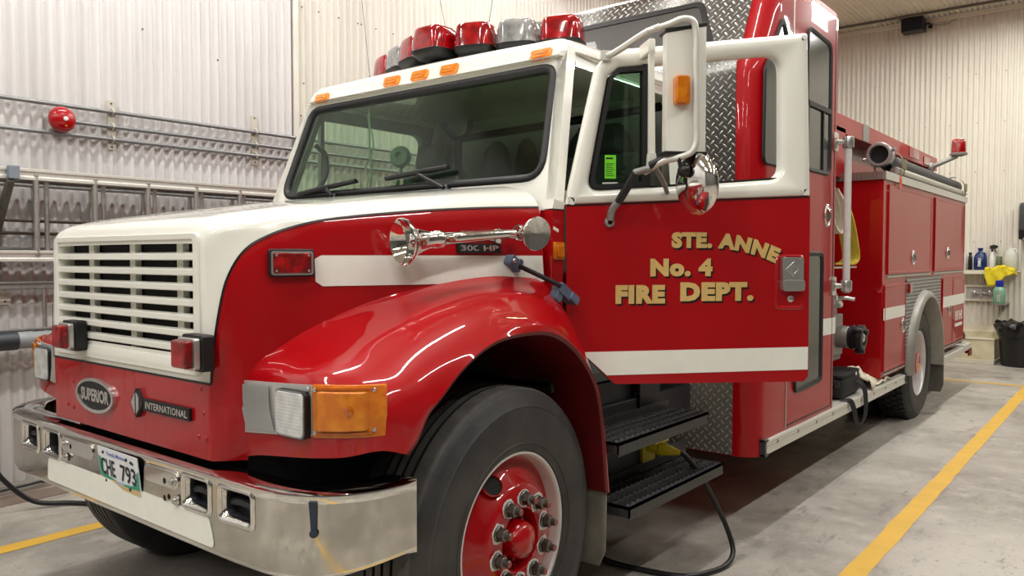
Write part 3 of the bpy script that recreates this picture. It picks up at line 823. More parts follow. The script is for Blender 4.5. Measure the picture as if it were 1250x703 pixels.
def lug(o, s, k, R, name='lug_nut', xo=.026, dirty=True):
    a = 2*PI*(k+.35)/10; y, z = math.cos(a)*R, math.sin(a)*R
    c = Vector((o[0]+s*xo, o[1]+y, o[2]+z)); mb = MB()
    n = 11; pts = []
    for i in range(n):
        rr = random.uniform(.029, .039); pts.append((math.cos(2*PI*i/n)*rr, math.sin(2*PI*i/n)*rr))
    mb.prism(pts, lambda u, v, d: (c.x+s*d, c.y+u, c.z+v), .0, .0015, 1)
    mb.lathe([(.026, .001), (.026, .007), (.023, .010)], c, (s, 0, 0), 18, 0)
    mb.lathe([(.0215, .006), (.0215, .032), (.017, .037), (.012, .037)], c, (s, 0, 0), 6, 0)
    mb.lathe([(.012, .035), (.012, .054), (.010, .056)], c, (s, 0, 0), 12, 0); mb.lathe([(.010, .056), (.0003, .0565)], c, (s, 0, 0), 12, 2)
    return mb, c
RUST = M('rusty_hub_recess', (58, 34, 26), 0.7, noise=(40, .5), c2=(26, 18, 16))
LUGM = M('oily_steel_nut', (120, 116, 108), 0.35, metal=0.9, noise=(90, 0.4)); LUGW = M('white_torque_paint', (226, 224, 220), 0.5); LUGR = M('worn_red_tip', (150, 60, 56), 0.5)
TYRE = M('worn_tyre_rubber', (40, 40, 42), 0.55, noise=(7, 0.3), c2=(62, 60, 58), bump=(50, 0.15))
TREADM = M('dusty_tread', (92, 89, 84), 0.7, noise=(16, .25), c2=(70, 68, 65), bump=(60, .2))
RIMW = M('white_rim_edge', (214, 212, 210), 0.3, metal=0.15)
def front_wheel(s):
    o = (s*1.13, .965, .5); w = MB(); n = 64
    # white lip and barrel, red disc
    w.lathe([(.298, -.012), (.3005, -.002), (.298, .003), (.291, .005), (.286, .001), (.283, -.012), (.279, -.05)], o, (s, 0, 0), n, 0)
    w.lathe([(.279, -.05), (.268, -.052), (.25, -.045), (.215, -.012), (.196, .010), (.188, .020), (.178, .025), (.108, .026), (.104, .020), (.102, -.03)], o, (s, 0, 0), n, 1)
    w.lathe([(.102, -.03), (.07, -.032), (.0005, -.032)], o, (s, 0, 0), n, 2)
    wh = w.build('front_wheel', [RIMW, RED, RUST], TR, smooth=40, at=o)
    tb_ = MB(); tyre(tb_, o, s, .275); tb_.build('tire', [TYRE, TREADM, DARK], wh, smooth=40, at=o)
    if s > 0:
        for k in range(10):
            mb, c = lug(o, s, k, .1425); mb.build('lug_nut', [LUGM, LUGW, LUGR], wh, smooth=30, at=c)
        h = MB(); h.lathe([(.074, -.03), (.072, -.012), (.066, -.004), (.064, .03), (.056, .048), (.036, .060), (.0005, .064)], o, (s, 0, 0), 32)
        for k in range(8):
            a = 2*PI*k/8; h.lathe([(.010, -.012), (.010, -.004), (.0005, -.003)], (o[0], o[1]+.073*math.cos(a), o[2]+.073*math.sin(a)), (s, 0, 0), 6)
        h.build('hub_cap', RED, wh, smooth=50, at=o)
        for a in (2.07, 2.07+PI):
            c = Vector((o[0]-.016*s, o[1]+.232*math.cos(a), o[2]+.232*math.sin(a))); rdir = Vector((0, math.cos(a), math.sin(a)))
            nrm = (Vector((s, 0, 0))*.72+rdir*.69).normalized()
            e = Vector((0, -math.sin(a), math.cos(a))); g = nrm.cross(e); lay = []
            for r_, d_ in ((.040, .006), (.036, .011), (.034, .006), (.034, .0035), (.001, .0032)): lay.append([c+nrm*d_+e*(r_*math.cos(2*PI*k/24))+g*(r_*math.sin(2*PI*k/24)) for k in range(24)])
            MB().grid(lay, mifn=lambda i, j: 0 if i < 2 else 1, cx=True).build('hand_hole', [RED, DARK], wh, smooth=60, at=c)
    return wh
for wv_ in (front_wheel(1), front_wheel(-1)): wv_.rotation_euler = (0, 0, math.radians(2.5))
# mud flaps behind the front wheels
for s in (1, -1):
    f = MB().prism([(.90, .64), (1.165, .64), (1.165, .56), (1.16, .30), (1.13, .235), (.93, .235), (.90, .30)], lambda u, v, d: (s*u, 1.505+d, v), 0, .008)
    f.prism([(.90, .655), (1.168, .655), (1.168, .575), (.90, .575)], lambda u, v, d: (s*u, 1.498+d, v), 0, .006, 1)
    f.build('mud_flap', [M('grey_rubber_flap', (112, 109, 99), .6, noise=(9, .3), c2=(134, 130, 118)), GREYTRIM], TR, smooth=30, bevel=(.003, 1))

# --- side marker, horn, hood latch, engine badge
def hood_lamp():
    y0, y1, z0, z1 = .305, .452, 1.408, 1.497
    xa, xb = side_x(hbv, y0, 1.45), side_x(hbv, y1, 1.45)
    fn = lambda u, v, d: (xa+(xb-xa)*(u-y0)/(y1-y0)+d, u-d*.45, v)
    b = MB().prism(rrect(y0, y1, z0, z1, .012), fn, -.02, .022); base = b.build('fender_warning_light', BLACK, TR, smooth=40, bevel=(.004, 2))
    MB().ring(rrect(y0+.006, y1-.006, z0+.006, z1-.006, .010), rrect(y0+.013, y1-.013, z0+.013, z1-.013, .006), fn, .020, .027).build('chrome_bezel', STEEL, base, smooth=40)
    MB().prism(rrect(y0+.012, y1-.012, z0+.012, z1-.012, .006), fn, .018, .029).build('red_lens', REDLENS, base, smooth=40, bevel=(.003, 2))
    for u in (y0+.022, y1-.022):
        for v in (z0+.02, z1-.02): MB().lathe([(.0045, 0), (.004, .003), (.0003, .0035)], fn(u, v, .029), (.9, -.4, 0), 10).build('lens_screw', STEEL, base)
hood_lamp()
hn0, hn1 = Vector((.900, .660, 1.521)), Vector((1.015, 1.235, 1.568)); hd = (hn1-hn0).normalized()
hm = MB(); Lh = (hn1-hn0).length
hm.lathe([(.078, .004), (.080, 0), (.077, -.002), (.070, .006), (.056, .024), (.043, .046), (.034, .072), (.0275, .10), (.024, .125)], hn0, hd, 36)
hm.lathe([(.080, 0), (.078, .008), (.06, .026), (.046, .05), (.037, .075), (.030, .10), (.027, .125), (.030, .128), (.030, .155), (.024, .16), (.019, .25), (.016, .42), (.014, Lh-.07), (.018, Lh-.068), (.018, Lh-.05)], hn0, hd, 36)
c2_ = hn1-hd*.04
ax2 = (Vector((.85, -.25, -.12))).normalized()
hm.cyl(hn1-hd*.06, c2_+hd*.02, .022, n=20)
hm.lathe([(.02, -.04), (.026, -.02), (.026, 0), (.032, .006), (.034, .016), (.044, .020), (.046, .032), (.058, .044), (.063, .056), (.061, .062), (.052, .060), (.030, .055), (.0005, .052)], c2_, ax2, 36)
horn = hm.build('air_horn', CHROME, TR, smooth=60)
for t in (.15, .86):
    hs = MB()
    p = hn0.lerp(hn1, t); xw = side_x(hbv, p.y, p.z)
    hs.cyl((xw-.01, p.y, p.z-.012), (p.x, p.y, p.z-.010), .012, n=10)
    hs.lathe([(.032, -.002), (.030, .006), (.012, .012)], (xw, p.y, p.z-.012), (1, 0, 0), 20)
    hs.lathe([(.0285, -.009), (.031, 0), (.0285, .009)], p, hd, 20)
    hs.build('horn_bracket', CHROME, horn, smooth=40)
eb = MB(); y0, y1 = .955, 1.15
fnb = lambda u, v, d: (side_x(hbv, u, v)+d, u, v)
bx = np.array([(.96, 1.487), (1.15, 1.487), (1.15, 1.522), (.96, 1.522)])
eb.prism([tuple(p) for p in bx], fnb, -.004, .011, 1)
vs, fs = text2d('300 HP', .97, 1.14, 1.494, 1.515, bold=.03); eb.add([fnb(u, v, .0122) for u, v in vs], fs, 0)
vs, fs = text2d('4700', .95, 1.15, 1.530, 1.568, bold=.05); eb.add([fnb(u, v, .006) for u, v in vs], fs, 0)
eb.build('engine_badge', [STEEL, BLACK], TR, smooth=0)
# rubber latch between hood and cowl
SLATE = M('slate_blue_plastic', (92, 106, 128), .5, noise=(30, .15))
la = MB(); a0 = Vector((side_x(hbv, 1.20, 1.445)+.012, 1.20, 1.447)); a1 = Vector((1.035, 1.385, 1.335))
def blk(p, ly, lz, h, ang, mi, mb):
    ca, sa = math.cos(ang), math.sin(ang)
    mb.prism(rrect(-ly/2, ly/2, -lz/2, lz/2, lz*.25, 3), lambda u, v, d: (p.x+d, p.y+u*ca-v*sa, p.z+u*sa+v*ca), -.02, h, mi)
blk(a0, .070, .042, .018, -.6, 0, la)
blk(a0+Vector((0, .016, -.008)), .026, .055, .022, -.6, 0, la)
la.lathe([(.012, 0), (.010, .008), (.0005, .009)], a0+Vector((.018, -.015, .01)), (1, 0, 0), 12, 2)
la.tube([a0+Vector((.018, .01, -.008)), a0.lerp(a1, .5)+Vector((.032, 0, .0)), a1+Vector((.02, -.04, .025))], .010, 8, 1, smooth=4)
blk(a1, .095, .042, .022, -.55, 0, la); blk(a1+Vector((0, .042, -.027)), .055, .034, .034, -.55, 0, la); blk(a1+Vector((0, -.036, -.008)), .038, .060, .016, -.55, 0, la)
la.build('hood_latch', [SLATE, BLACK, STEEL], TR, smooth=35, bevel=(.003, 2))
# ------------------------------------------------------------------ cab
wy = lambda z: 1.45+(z-1.78)*.34
wfn = lambda u, v, d: (u, wy(v)+d, v-d*.34)
def ringpts(hw0, z0, hw1, z1, r, n=6, crown=0.0):
    P = rpoly([(-hw0, z0), (hw0, z0), (hw1, z1), (-hw1, z1)], r, n)
    return [(u, v+(crown*(1-(u/hw1)**2) if v > (z0+z1)/2 else 0)) for u, v in P]
cab = MB()
wout = ringpts(.992, 1.58, .868, 2.395, [.004, .004, .05, .05], 6)
win = ringpts(.892, 1.785, .832, 2.295, [.10, .10, .08, .08], 6, .006)
cab.ring(wout, win, wfn, 0, .035)
# roof: rows from the header backwards
rr = []
for y, zt, crown, hx in ((wy(2.395), 2.395, 0, .868), (1.668, 2.412, .004, .870), (1.70, 2.420, .014, .872), (1.78, 2.424, .028, .875), (1.95, 2.426, .038, .878), (2.3, 2.428, .044, .88), (2.78, 2.428, .044, .88)):
    r_ = .05 if y < 1.66 else (.065 if y < 1.69 else .075); half = [(hx, 2.31), (hx, zt-r_)]
    for k in range(1, 7):
        a_ = PI/2*k/6; half.append((hx-r_+r_*math.cos(a_), zt-r_+r_*math.sin(a_)))
    for t in (.8, .6, .4, .2): half.append(((hx-r_)*t, zt+crown*(1-t*t)))
    row = [(x, y, z) for x, z in half]+[(0, y, zt+crown)]+[(-x, y, z) for x, z in half[::-1]]
    rr.append(row)
cab.grid(rr)
for s in (1, -1): cab.tube([(s*.874, 1.70, 2.352), (s*.884, 1.78, 2.350), (s*.890, 2.2, 2.350), (s*.890, 2.78, 2.350)], .008, 8, smooth=3)
cab.grid([[(-.86, 1.60, 2.325), (.86, 1.60, 2.325)], [(-.86, 2.78, 2.35), (.86, 2.78, 2.35)]])      # headliner
# pillars, door frames and side panel
def taper(z): return .984 if z < 1.66 else .981-(z-1.66)*.1522
for s in (1, -1):
    fs_ = lambda u, v, d, s=s: (s*(taper(v)-d), u, v)
    ap = [(wy(1.66)-.0, 1.66), (wy(1.66)+.055, 1.66), (wy(2.35)+.06, 2.35), (wy(2.35), 2.35)]
    cab.prism(ap, fs_, 0, .05)
    cab.prism([(2.50, .96), (2.78, .96), (2.78, 1.66), (2.50, 1.66)], fs_, 0, .05, 1)
    cab.prism([(2.50, 1.66), (2.78, 1.66), (2.78, 2.38), (2.60, 2.38)], fs_, 0, .05)
    cab.prism([(1.70, 2.29), (2.7, 2.29), (2.7, 2.345), (1.70, 2.345)], fs_, .004, .04)
    # cowl side, red with white cap
    cab.prism([(1.372, 1.12), (1.448, 1.12), (1.455, 1.657), (1.378, 1.657)], lambda u, v, d, s=s: (s*(.990-d), u, v), 0, .06, 1)
    cab.prism([(1.378, 1.661), (1.455, 1.661), (1.462, 1.69), (1.39, 1.70)], lambda u, v, d, s=s: (s*(.990-d), u, v), 0, .06)
    cab.prism([(1.378, 1.656), (1.455, 1.656), (1.455, 1.662), (1.378, 1.662)], lambda u, v, d, s=s: (s*(.9905-d), u, v), 0, .02, 2)
cab.box(-.985, .985, 2.735, 2.78, .96, 1.72, 1)
cab.box(-.93, -.72, 2.735, 2.78, 1.72, 2.40)
cab.box(.74, .93, 2.735, 2.78, 1.72, 2.40); cab.box(-.72, .74, 2.735, 2.78, 2.28, 2.40)
cab.box(-.97, .97, 1.40, 2.78, .93, .97, 3)
cab.box(-.96, .96, 1.40, 1.44, .95, 1.60, 3)
cab.box(-.98, -.93, 1.45, 2.55, .93, 1.66, 1)
CAB = cab.build('cab', [WHITE, RED, BLACKLINE, INTERIOR_D], TR, smooth=45)
# windscreen: rubber gasket and glass
g1 = ringpts(.900, 1.778, .840, 2.302, [.105, .105, .085, .085], 6, .006); g2 = inset_poly(g1, .038)
gk = MB(); lay = []
for P, d in ((g1, .004), (inset_poly(g1, .006), -.010), (inset_poly(g1, .018), -.014), (inset_poly(g1, .031), -.008), (g2, .004), (g2, .02)): lay.append([wfn(u, v, d) for u, v in P])
gk.grid(lay, cx=True); gask = gk.build('windscreen_gasket', RUBBER, CAB, smooth=50)
MB().prism(inset_poly(g1, .034), wfn, .004, .010).build('windscreen', GLASS_WS, CAB, smooth=0)
# passenger door glass frame (upright door on the far side)
fp = lambda u, v, d: (-(taper(v)-d), u, v)
po = rpoly([(1.47, 1.66), (2.50, 1.66), (2.60, 2.31), (1.66, 2.31)], .004, 5); pi_ = rpoly([(1.54, 1.735), (2.46, 1.735), (2.52, 2.25), (1.70, 2.25)], [.05, .05, .09, .09], 5)
pd = MB().ring(po, pi_, fp, 0, .045)
pd.box(-.965, -.935, 1.76, 1.785, 1.73, 2.26)
pd.build('passenger_door', [INTERIOR], TR, smooth=40)
# interior
it = MB()
it.prism([(1.47, 1.40), (1.47, 1.735), (1.60, 1.75), (1.78, 1.72), (1.84, 1.60), (1.80, 1.40)], lambda u, v, d: (d, u, v), -.93, .93)
dash = it.build('dashboard', DASH, CAB, smooth=40, bevel=(.015, 2))
pp = MB().prism(rrect(-.62, -.18, 1.752, 1.760, .003, 2), lambda u, v, d: (u, d, v), 1.52, 1.70)
pp.build('paper_sheet', M('tan_paper', (196, 178, 132), .8), dash, smooth=0)
def seat(x):
    s = MB()
    s.prism(rpoly([(1.92, 1.28), (2.38, 1.28), (2.40, 1.42), (1.90, 1.44)], .04, 4), lambda u, v, d: (x+d, u, v), -.25, .25)
    s.prism(rpoly([(2.32, 1.36), (2.46, 1.36), (2.52, 2.00), (2.41, 2.02)], .05, 4), lambda u, v, d: (x+d, u, v), -.24, .24)
    s.prism(rpoly([(2.40, 2.02), (2.50, 2.02), (2.52, 2.17), (2.43, 2.18)], .04, 4), lambda u, v, d: (x+d, u, v), -.13, .13)
    s.box(x-.2, x+.2, 1.98, 2.35, .97, 1.28)
    return s.build('seat', INTERIOR_D, CAB, smooth=40, bevel=(.02, 3))
seat(-.70); seat(.52)
# what shows through the opening into the crew enclosure: dark trim and hanging coats
cl = MB(); cl.box(-.80, .80, 2.862, 2.884, 1.70, 2.40); cl.build('crew_bulkhead', INTERIOR, CAB, smooth=0)
COATC = [M('dark_green_coat', (62, 84, 72), .85, noise=(6, .4)), M('tan_coat', (150, 128, 92), .85, noise=(6, .4)), M('dark_teal_coat', (50, 82, 78), .85, noise=(6, .4))]
for x, w_, q in ((-.52, .13, 0), (-.27, .10, 2), (-.06, .09, 1), (.14, .11, 0), (.40, .12, 2)):
    ct = MB(); rows_ = []
    for z, k in ((1.70, 1.0), (1.9, .95), (2.08, .85), (2.18, .6), (2.22, .2)): rows_.append([(x+w_*k*(i/8-.5)*2, 2.845-.045*k*(1-((i/8-.5)*2)**2)-.008*math.cos(9*i), z) for i in range(9)])
    ct.grid(rows_); ct.build('hanging_coat', COATC[q], CAB, smooth=80, solid=.008)
sw = MB(); cc = Vector((.50, 1.98, 1.66)); nn = Vector((0, .55, .83)).normalized(); e1 = Vector((1, 0, 0)); e2 = nn.cross(e1)
sw.tube([cc+e1*(.215*math.cos(2*PI*k/32))+e2*(.215*math.sin(2*PI*k/32)) for k in range(32)], .015, 8, closed=True)
for a in (.3, 2.84, 4.71): sw.tube([cc-nn*.03, cc+e1*(.21*math.cos(a))+e2*(.21*math.sin(a))], .012, 6)
sw.cyl(cc-nn*.03, cc-nn*.45, .035, n=12); sw.build('steering_wheel', BLACK, CAB, smooth=50)
gb = MB(); gb.tube([(-.86, 1.66, 2.10), (-.83, 1.70, 2.06), (-.81, 1.70, 1.95), (-.83, 1.64, 1.84), (-.87, 1.60, 1.81)], .014, 8, smooth=4); gb.build('grab_handle', BLACK, CAB)
yb = MB(); yb.tube([(-.72, 2.70, 1.72), (-.72, 2.70, 2.10), (-.72, 2.70, 2.24)], .024, 8); yb.tube([(-.83, 2.66, 2.38), (-.81, 2.68, 2.32), (-.77, 2.70, 2.265), (-.71, 2.70, 2.24), (-.64, 2.70, 2.27), (-.60, 2.68, 2.34), (-.58, 2.66, 2.41)], .018, 8, smooth=4)
yb.tube([(-.72, 2.70, 2.24), (.75, 2.70, 2.28)], .024, 8); yb.build('interior_rail', BLACK, CAB)
fan = MB(); fan.lathe([(.055, 0), (.06, .02), (.05, .05), (.02, .055), (.018, .02), (.0005, .015)], (-.41, 1.90, 2.02), (.4, -.85, .1), 24); fan.tube([(-.41, 1.90, 1.97), (-.40, 1.80, 1.72)], .01, 6); fan.build('cab_fan', M('pale_grey_plastic', (170, 180, 168), .5), CAB)
ch_ = MB(); ch_.tube([(-.40, 1.66, 2.26), (-.40, 1.66, 2.05), (-.385, 1.66, 1.9), (-.41, 1.66, 1.80)], .006, 6, smooth=3); ch_.tube([(-.42, 1.66, 2.22), (-.37, 1.66, 2.05), (-.43, 1.66, 1.95), (-.39, 1.66, 1.85)], .004, 6, smooth=3); ch_.build('hanging_cord', M('pale_string', (200, 196, 180), .8), CAB)
# wipers
def wiper(base, tip0, tip1, elbow):
    w = MB()
    pb = lambda x, z, d: Vector(wfn(x, z, -d))
    w.lathe([(.022, 0), (.02, .02), (.008, .026)], pb(base[0], base[1], .0), (0, -.9, .3), 14)
    w.tube([pb(base[0], base[1], .022), pb(elbow[0], elbow[1], .04)], [.011, .008], 8)
    w.tube([pb(elbow[0], elbow[1], .036), pb((tip0[0]+tip1[0])/2, (tip0[1]+tip1[1])/2, .028)], .006, 8)
    w.tube([pb(*tip0, .026), pb((tip0[0]+tip1[0])/2, (tip0[1]+tip1[1])/2, .032), pb(*tip1, .026)], .011, 8, smooth=3)
    w.tube([pb(*tip0, .014), pb(*tip1, .014)], .007, 6)
    w.build('windscreen_wiper', BLACK, CAB, smooth=50)
wiper((-.42, 1.775), (-.70, 1.797), (-.26, 1.842), (-.46, 1.81))
wiper((.36, 1.772), (-.04, 1.838), (.36, 1.868), (.20, 1.835))
# header marker lamps
for x in (-.765, -.21, -.01, .19, .74):
    z0 = 2.366-.020*(abs(x)/.755)**2
    fm = lambda u, v, d: wfn(x+u, z0+v, -d)
    b = MB().prism(rrect(-.055, .055, -.024, .024, .010, 3), fm, -.004, .012)
    b.prism(rrect(-.040, .040, -.015, .015, .008, 3), fm, .010, .018); b.prism(rrect(-.034, .034, -.003, .003, .002, 2), fm, .017, .021)
    b.build('cab_marker_lamp', MARK_AMBER, CAB, smooth=35, bevel=(.003, 2))
# light bar in a V on the cab roof
pods = [(-.05, 1.80, 'r')]
for k, c in ((1, 'r'), (2, 'c'), (3, 'r')): pods += [(-.05+.202*k, 1.80+.088*k, c)]
for k, c in ((1, 'r'), (2, 'c'), (3, 'r')): pods += [(-.05-.202*k, 1.80+.088*k, c)]
lb = MB(); lb.prism([(-.05, 1.86), (.62, 2.14), (.66, 2.3), (-.05, 2.02), (-.76, 2.3), (-.72, 2.14)], lambda u, v, d: (u, v, d), 2.462, 2.50)
for s in (-1, 1): lb.box(-.05+s*.62-.02, -.05+s*.62+.06, 2.12, 2.32, 2.40, 2.47)
lb.box(-.11, .01, 1.88, 2.0, 2.44, 2.47)
LB = lb.build('light_bar', BLACK, TR, smooth=30, bevel=(.006, 2))
def superrect(cx, cy, hx, hy, ang, n=28, p=4.2):
    out = []
    for k in range(n):
        a = 2*PI*k/n; c, s = math.cos(a), math.sin(a)
        x = hx*math.copysign(abs(c)**(2/p), c); y = hy*math.copysign(abs(s)**(2/p), s)
        out.append((cx+x*math.cos(ang)-y*math.sin(ang), cy+x*math.sin(ang)+y*math.cos(ang)))
    return out
for i, (x, y, c) in enumerate(pods):
    an = 0 if i == 0 else (.35 if i < 4 else -.35)
    b = MB(); lay = []
    for z, k in ((2.474, .70), (2.496, .96), (2.516, 1.02), (2.520, .97)): lay.append([(u, v, z) for u, v in superrect(x, y, .105*k, .10*k, an)])
    b.grid(lay, cx=True); b.add(lay[0], [tuple(range(28))]); base = b.build('light_pod_base', BLACK, LB, smooth=45)
    d = MB(); lay = []
    for z, k in ((2.518, 1.0), (2.545, .985), (2.59, .94), (2.618, .89), (2.630, .83), (2.636, .70), (2.638, .35)): lay.append([(u, v, z) for u, v in superrect(x, y, .103*k, .098*k, an)])
    d.grid(lay, cx=True); d.add(lay[-1], [tuple(range(28))]); d.build('light_pod_dome', REDDOME if c == 'r' else CLEARDOME, base, smooth=50)
    r_ = MB(); r_.lathe([(.0005, 0), (.022, .004), (.038, .02), (.046, .042)], (x, y, 2.572), (.35, -.93, 0), 20); r_.lathe([(.03, -.042), (.03, -.02)], (x, y, 2.572), (0, 0, 1), 16)
    r_.build('light_pod_reflector', CHROME, base, smooth=60)
# whip antennas
for (x, y), (dx, dy), h in (((-.76, 1.98), (-.09, .0), .62), ((-.55, 2.5), (-.16, -.02), .70), ((-.45, 2.6), (.10, .03), .62)):
    a = MB(); a.cyl((x, y, 2.42), (x, y, 2.485), .02, n=12); a.cyl((x, y, 2.485), (x, y, 2.53), .009, .006, 10, 1); a.tube([(x, y, 2.53), (x+dx*.5, y+dy*.5, 2.53+h/2), (x+dx, y+dy, 2.53+h)], .0028, 6, 1, smooth=3)
    a.build('whip_antenna', [BLACK, GALV], TR)
# amber side repeater on the cowl
b = MB().prism(rrect(1.383, 1.446, 1.462, 1.530, .006, 3), YZ(.990), -.002, .012); am = b.build('side_repeater', AMBER, CAB, smooth=35, bevel=(.003, 2))
MB().prism(rrect(1.391, 1.438, 1.472, 1.520, .005, 3), YZ(.990), .011, .020).build('repeater_lens', AMBER, am, smooth=35, bevel=(.004, 2))

# --- driver's door, swung open
DA = math.radians(42); dU = Vector((math.sin(DA), math.cos(DA), 0)); dN = Vector((math.cos(DA), -math.sin(DA), 0)); DH = Vector((1.0, 1.46, 0))
def DF(u, v, w): return tuple(DH+dU*u+dN*w+Vector((0, 0, v)))
TH = -.055
beltL, beltR = 1.678, 1.726
bz_ = lambda u: beltL+(beltR-beltL)*u/1.05
low = [(.0, bz_(0)), (.0, 1.18), (.045, 1.11), (.17, .985), (.205, .955), (1.03, .945), (1.052, .965), (1.050, bz_(1.05))]
low = low[::-1]
dl = MB(); lowr = rpoly(low, [.004, .02, .02, .03, .03, .02, .01, .004], 4)
dl.prism(lowr, DF, TH, 0)
strp = [(.063, 1.088), (.17, .992), (1.049, .996), (1.049, 1.092)]
dl.prism(strp, DF, .0004, .0016, 1)
dl.prism([(.002, bz_(0)-.004), (1.048, bz_(1.05)-.004), (1.048, bz_(1.05)+.002), (.002, bz_(0)+.002)], DF, .0004, .002, 2)
DOOR = dl.build('driver_door', [RED, STRIPE, BLACKLINE], TR, smooth=40, at=DF(0, 1.2, 0))
# white window frame
fo = rpoly([(.0, bz_(0)+.002), (1.050, bz_(1.05)+.002), (1.030, 2.405), (.185, 2.300), (.125, 2.235)], [.004, .004, .012, .06, .05], 6)
fi = rpoly([(.088, 1.738), (.925, 1.803), (.918, 2.318), (.215, 2.232), (.172, 2.195)], [.04, .06, .07, .02, .03], 6)
fi2 = inset_poly(fi, -.022)
fr = MB(); lay = []
for P, w in ((fo, TH), (fo, -.006), (inset_poly(fo, .006), 0), (inset_poly(fo, .03), .002), (fi2, .0), (inset_poly(fi, -.006), -.012), (fi, -.020), (fi, TH)): lay.append([DF(u, v, w) for u, v in P])
lay.append(lay[0]); fr.grid(lay, cx=True)
frame = fr.build('window_frame', WHITE, DOOR, smooth=45, at=DF(0, 1.2, 0))
# vent window: seal, division bar, tinted glass
VOP = [(.092, 1.742), (.352, 1.762), (.345, 2.245), (.215, 2.232), (.176, 2.195)]; VOR = [.045, .006, .006, .03, .03]
vo = rpoly(VOP, VOR, 5); vi = rpoly_in(VOP, VOR, 5, .018)
MB().ring(vo, vi, DF, -.05, -.008).build('vent_window_seal', RUBBER, DOOR, smooth=35, at=DF(0, 1.2, 0))
MB().prism(rpoly_in(VOP, VOR, 5, .012), DF, -.034, -.029).build('vent_window_glass', GLASS_SIDE, DOOR, smooth=0, at=DF(0, 1.2, 0))
vb = MB(); vb.fbox(DF, .318, .352, 1.762, 2.252, -.052, -.010); vb.build('division_bar', RUBBER, DOOR, smooth=30, at=DF(0, 1.2, 0))
ws_ = MB(); ws_.prism([(.352, 1.762), (.925, 1.806), (.925, 1.796), (.352, 1.752)], DF, -.05, -.012); ws_.build('window_sweep', RUBBER, DOOR, smooth=0, at=DF(0, 1.2, 0))
# green sticker inside the vent glass
st = MB(); st.prism([(.165, 1.79), (.212, 1.79), (.212, 1.885), (.165, 1.885)], DF, -.0285, -.0275)
for k in range(7): st.prism([(.170, 1.800+.008*k), (.205-.004*(k % 3), 1.800+.008*k), (.205-.004*(k % 3), 1.803+.008*k), (.170, 1.803+.008*k)], DF, -.0275, -.0272, 1)
st.prism([(.170, 1.868), (.200, 1.868), (.200, 1.875), (.170, 1.875)], DF, -.0275, -.0272, 1)
st.prism([(.155, 1.768), (.220, 1.770), (.220, 1.776), (.155, 1.774)], DF, -.0285, -.0275, 2)
st.build('inspection_sticker', [M('lime_sticker', (120, 224, 40), .5), BLACK, WHITE], DOOR, smooth=0, at=DF(0, 1.2, 0))
# lettering in gold leaf with a black shade
def letter(body, rect, bend=None, name='door_lettering'):
    vs, fs = text2d(body, *rect, bold=.068, spacing=1.12)
    mb = MB()
    def bd_(u, v, dx=0, dz=0):
        if bend:
            u0, R = bend
            if u > u0:
                a = (u-u0)/R; h = v-rect[2]
                return (u0+R*math.sin(a)+h*math.sin(a)+dx, rect[2]-R*(1-math.cos(a))+h*math.cos(a)+dz)
        return (u+dx, v+dz)
    mb.add([DF(*bd_(u, v, .007, -.008), .0010) for u, v in vs], fs, 1)
    mb.add([DF(*bd_(u, v), .0022) for u, v in vs], fs, 0)
    return mb.build(name, [GOLD, M('black_letter_shade', (18, 8, 8), .4)], DOOR, smooth=0, recalc=False, at=DF(0, 1.2, 0))
letter('FIRE', (.204, .414, 1.282, 1.358)); letter('DEPT.', (.479, .800, 1.289, 1.368))
letter('No. 4', (.350, .618, 1.392, 1.466)); letter('STE. ANNE', (.440, .905, 1.508, 1.574), (.60, .72))
# outside handle in a red pocket
pk = MB(); po_ = rrect(.895, 1.034, 1.250, 1.482, .03, 5); lay = []
for P, w in ((po_, .0006), (rr_in(.895, 1.034, 1.250, 1.482, .03, 5, .006), .006), (rr_in(.895, 1.034, 1.250, 1.482, .03, 5, .014), .004), (rr_in(.895, 1.034, 1.250, 1.482, .03, 5, .022), -.004)): lay.append([DF(u, v, w) for u, v in P])
pk.grid(lay, cx=True); pk.add(lay[-1], [tuple(range(len(po_)))]); pocket = pk.build('handle_pocket', RED, DOOR, smooth=50, at=DF(0, 1.2, 0))
h = MB(); h.prism(rrect(.920, 1.014, 1.372, 1.470, .010, 4), DF, -.002, .022); h.prism(rrect(.918, 1.016, 1.330, 1.376, .012, 4), DF, -.002, .030)
h.ring([(.93, 1.42), (.967, 1.388), (1.004, 1.42), (.967, 1.454)], [(.945, 1.42), (.967, 1.402), (.989, 1.42), (.967, 1.438)], DF, .020, .0245)
h.prism([(.957, 1.405), (.977, 1.405), (.977, 1.436), (.957, 1.436)], DF, .0205, .0235)
h.build('door_handle', STEEL, DOOR, smooth=30, bevel=(.003, 2), at=DF(0, 1.2, 0))
MB().lathe([(.014, -.004), (.014, .004), (.011, .006), (.0005, .006)], DF(.966, 1.296, 0), dN, 18).build('door_lock', STEEL, DOOR, at=DF(0, 1.2, 0))
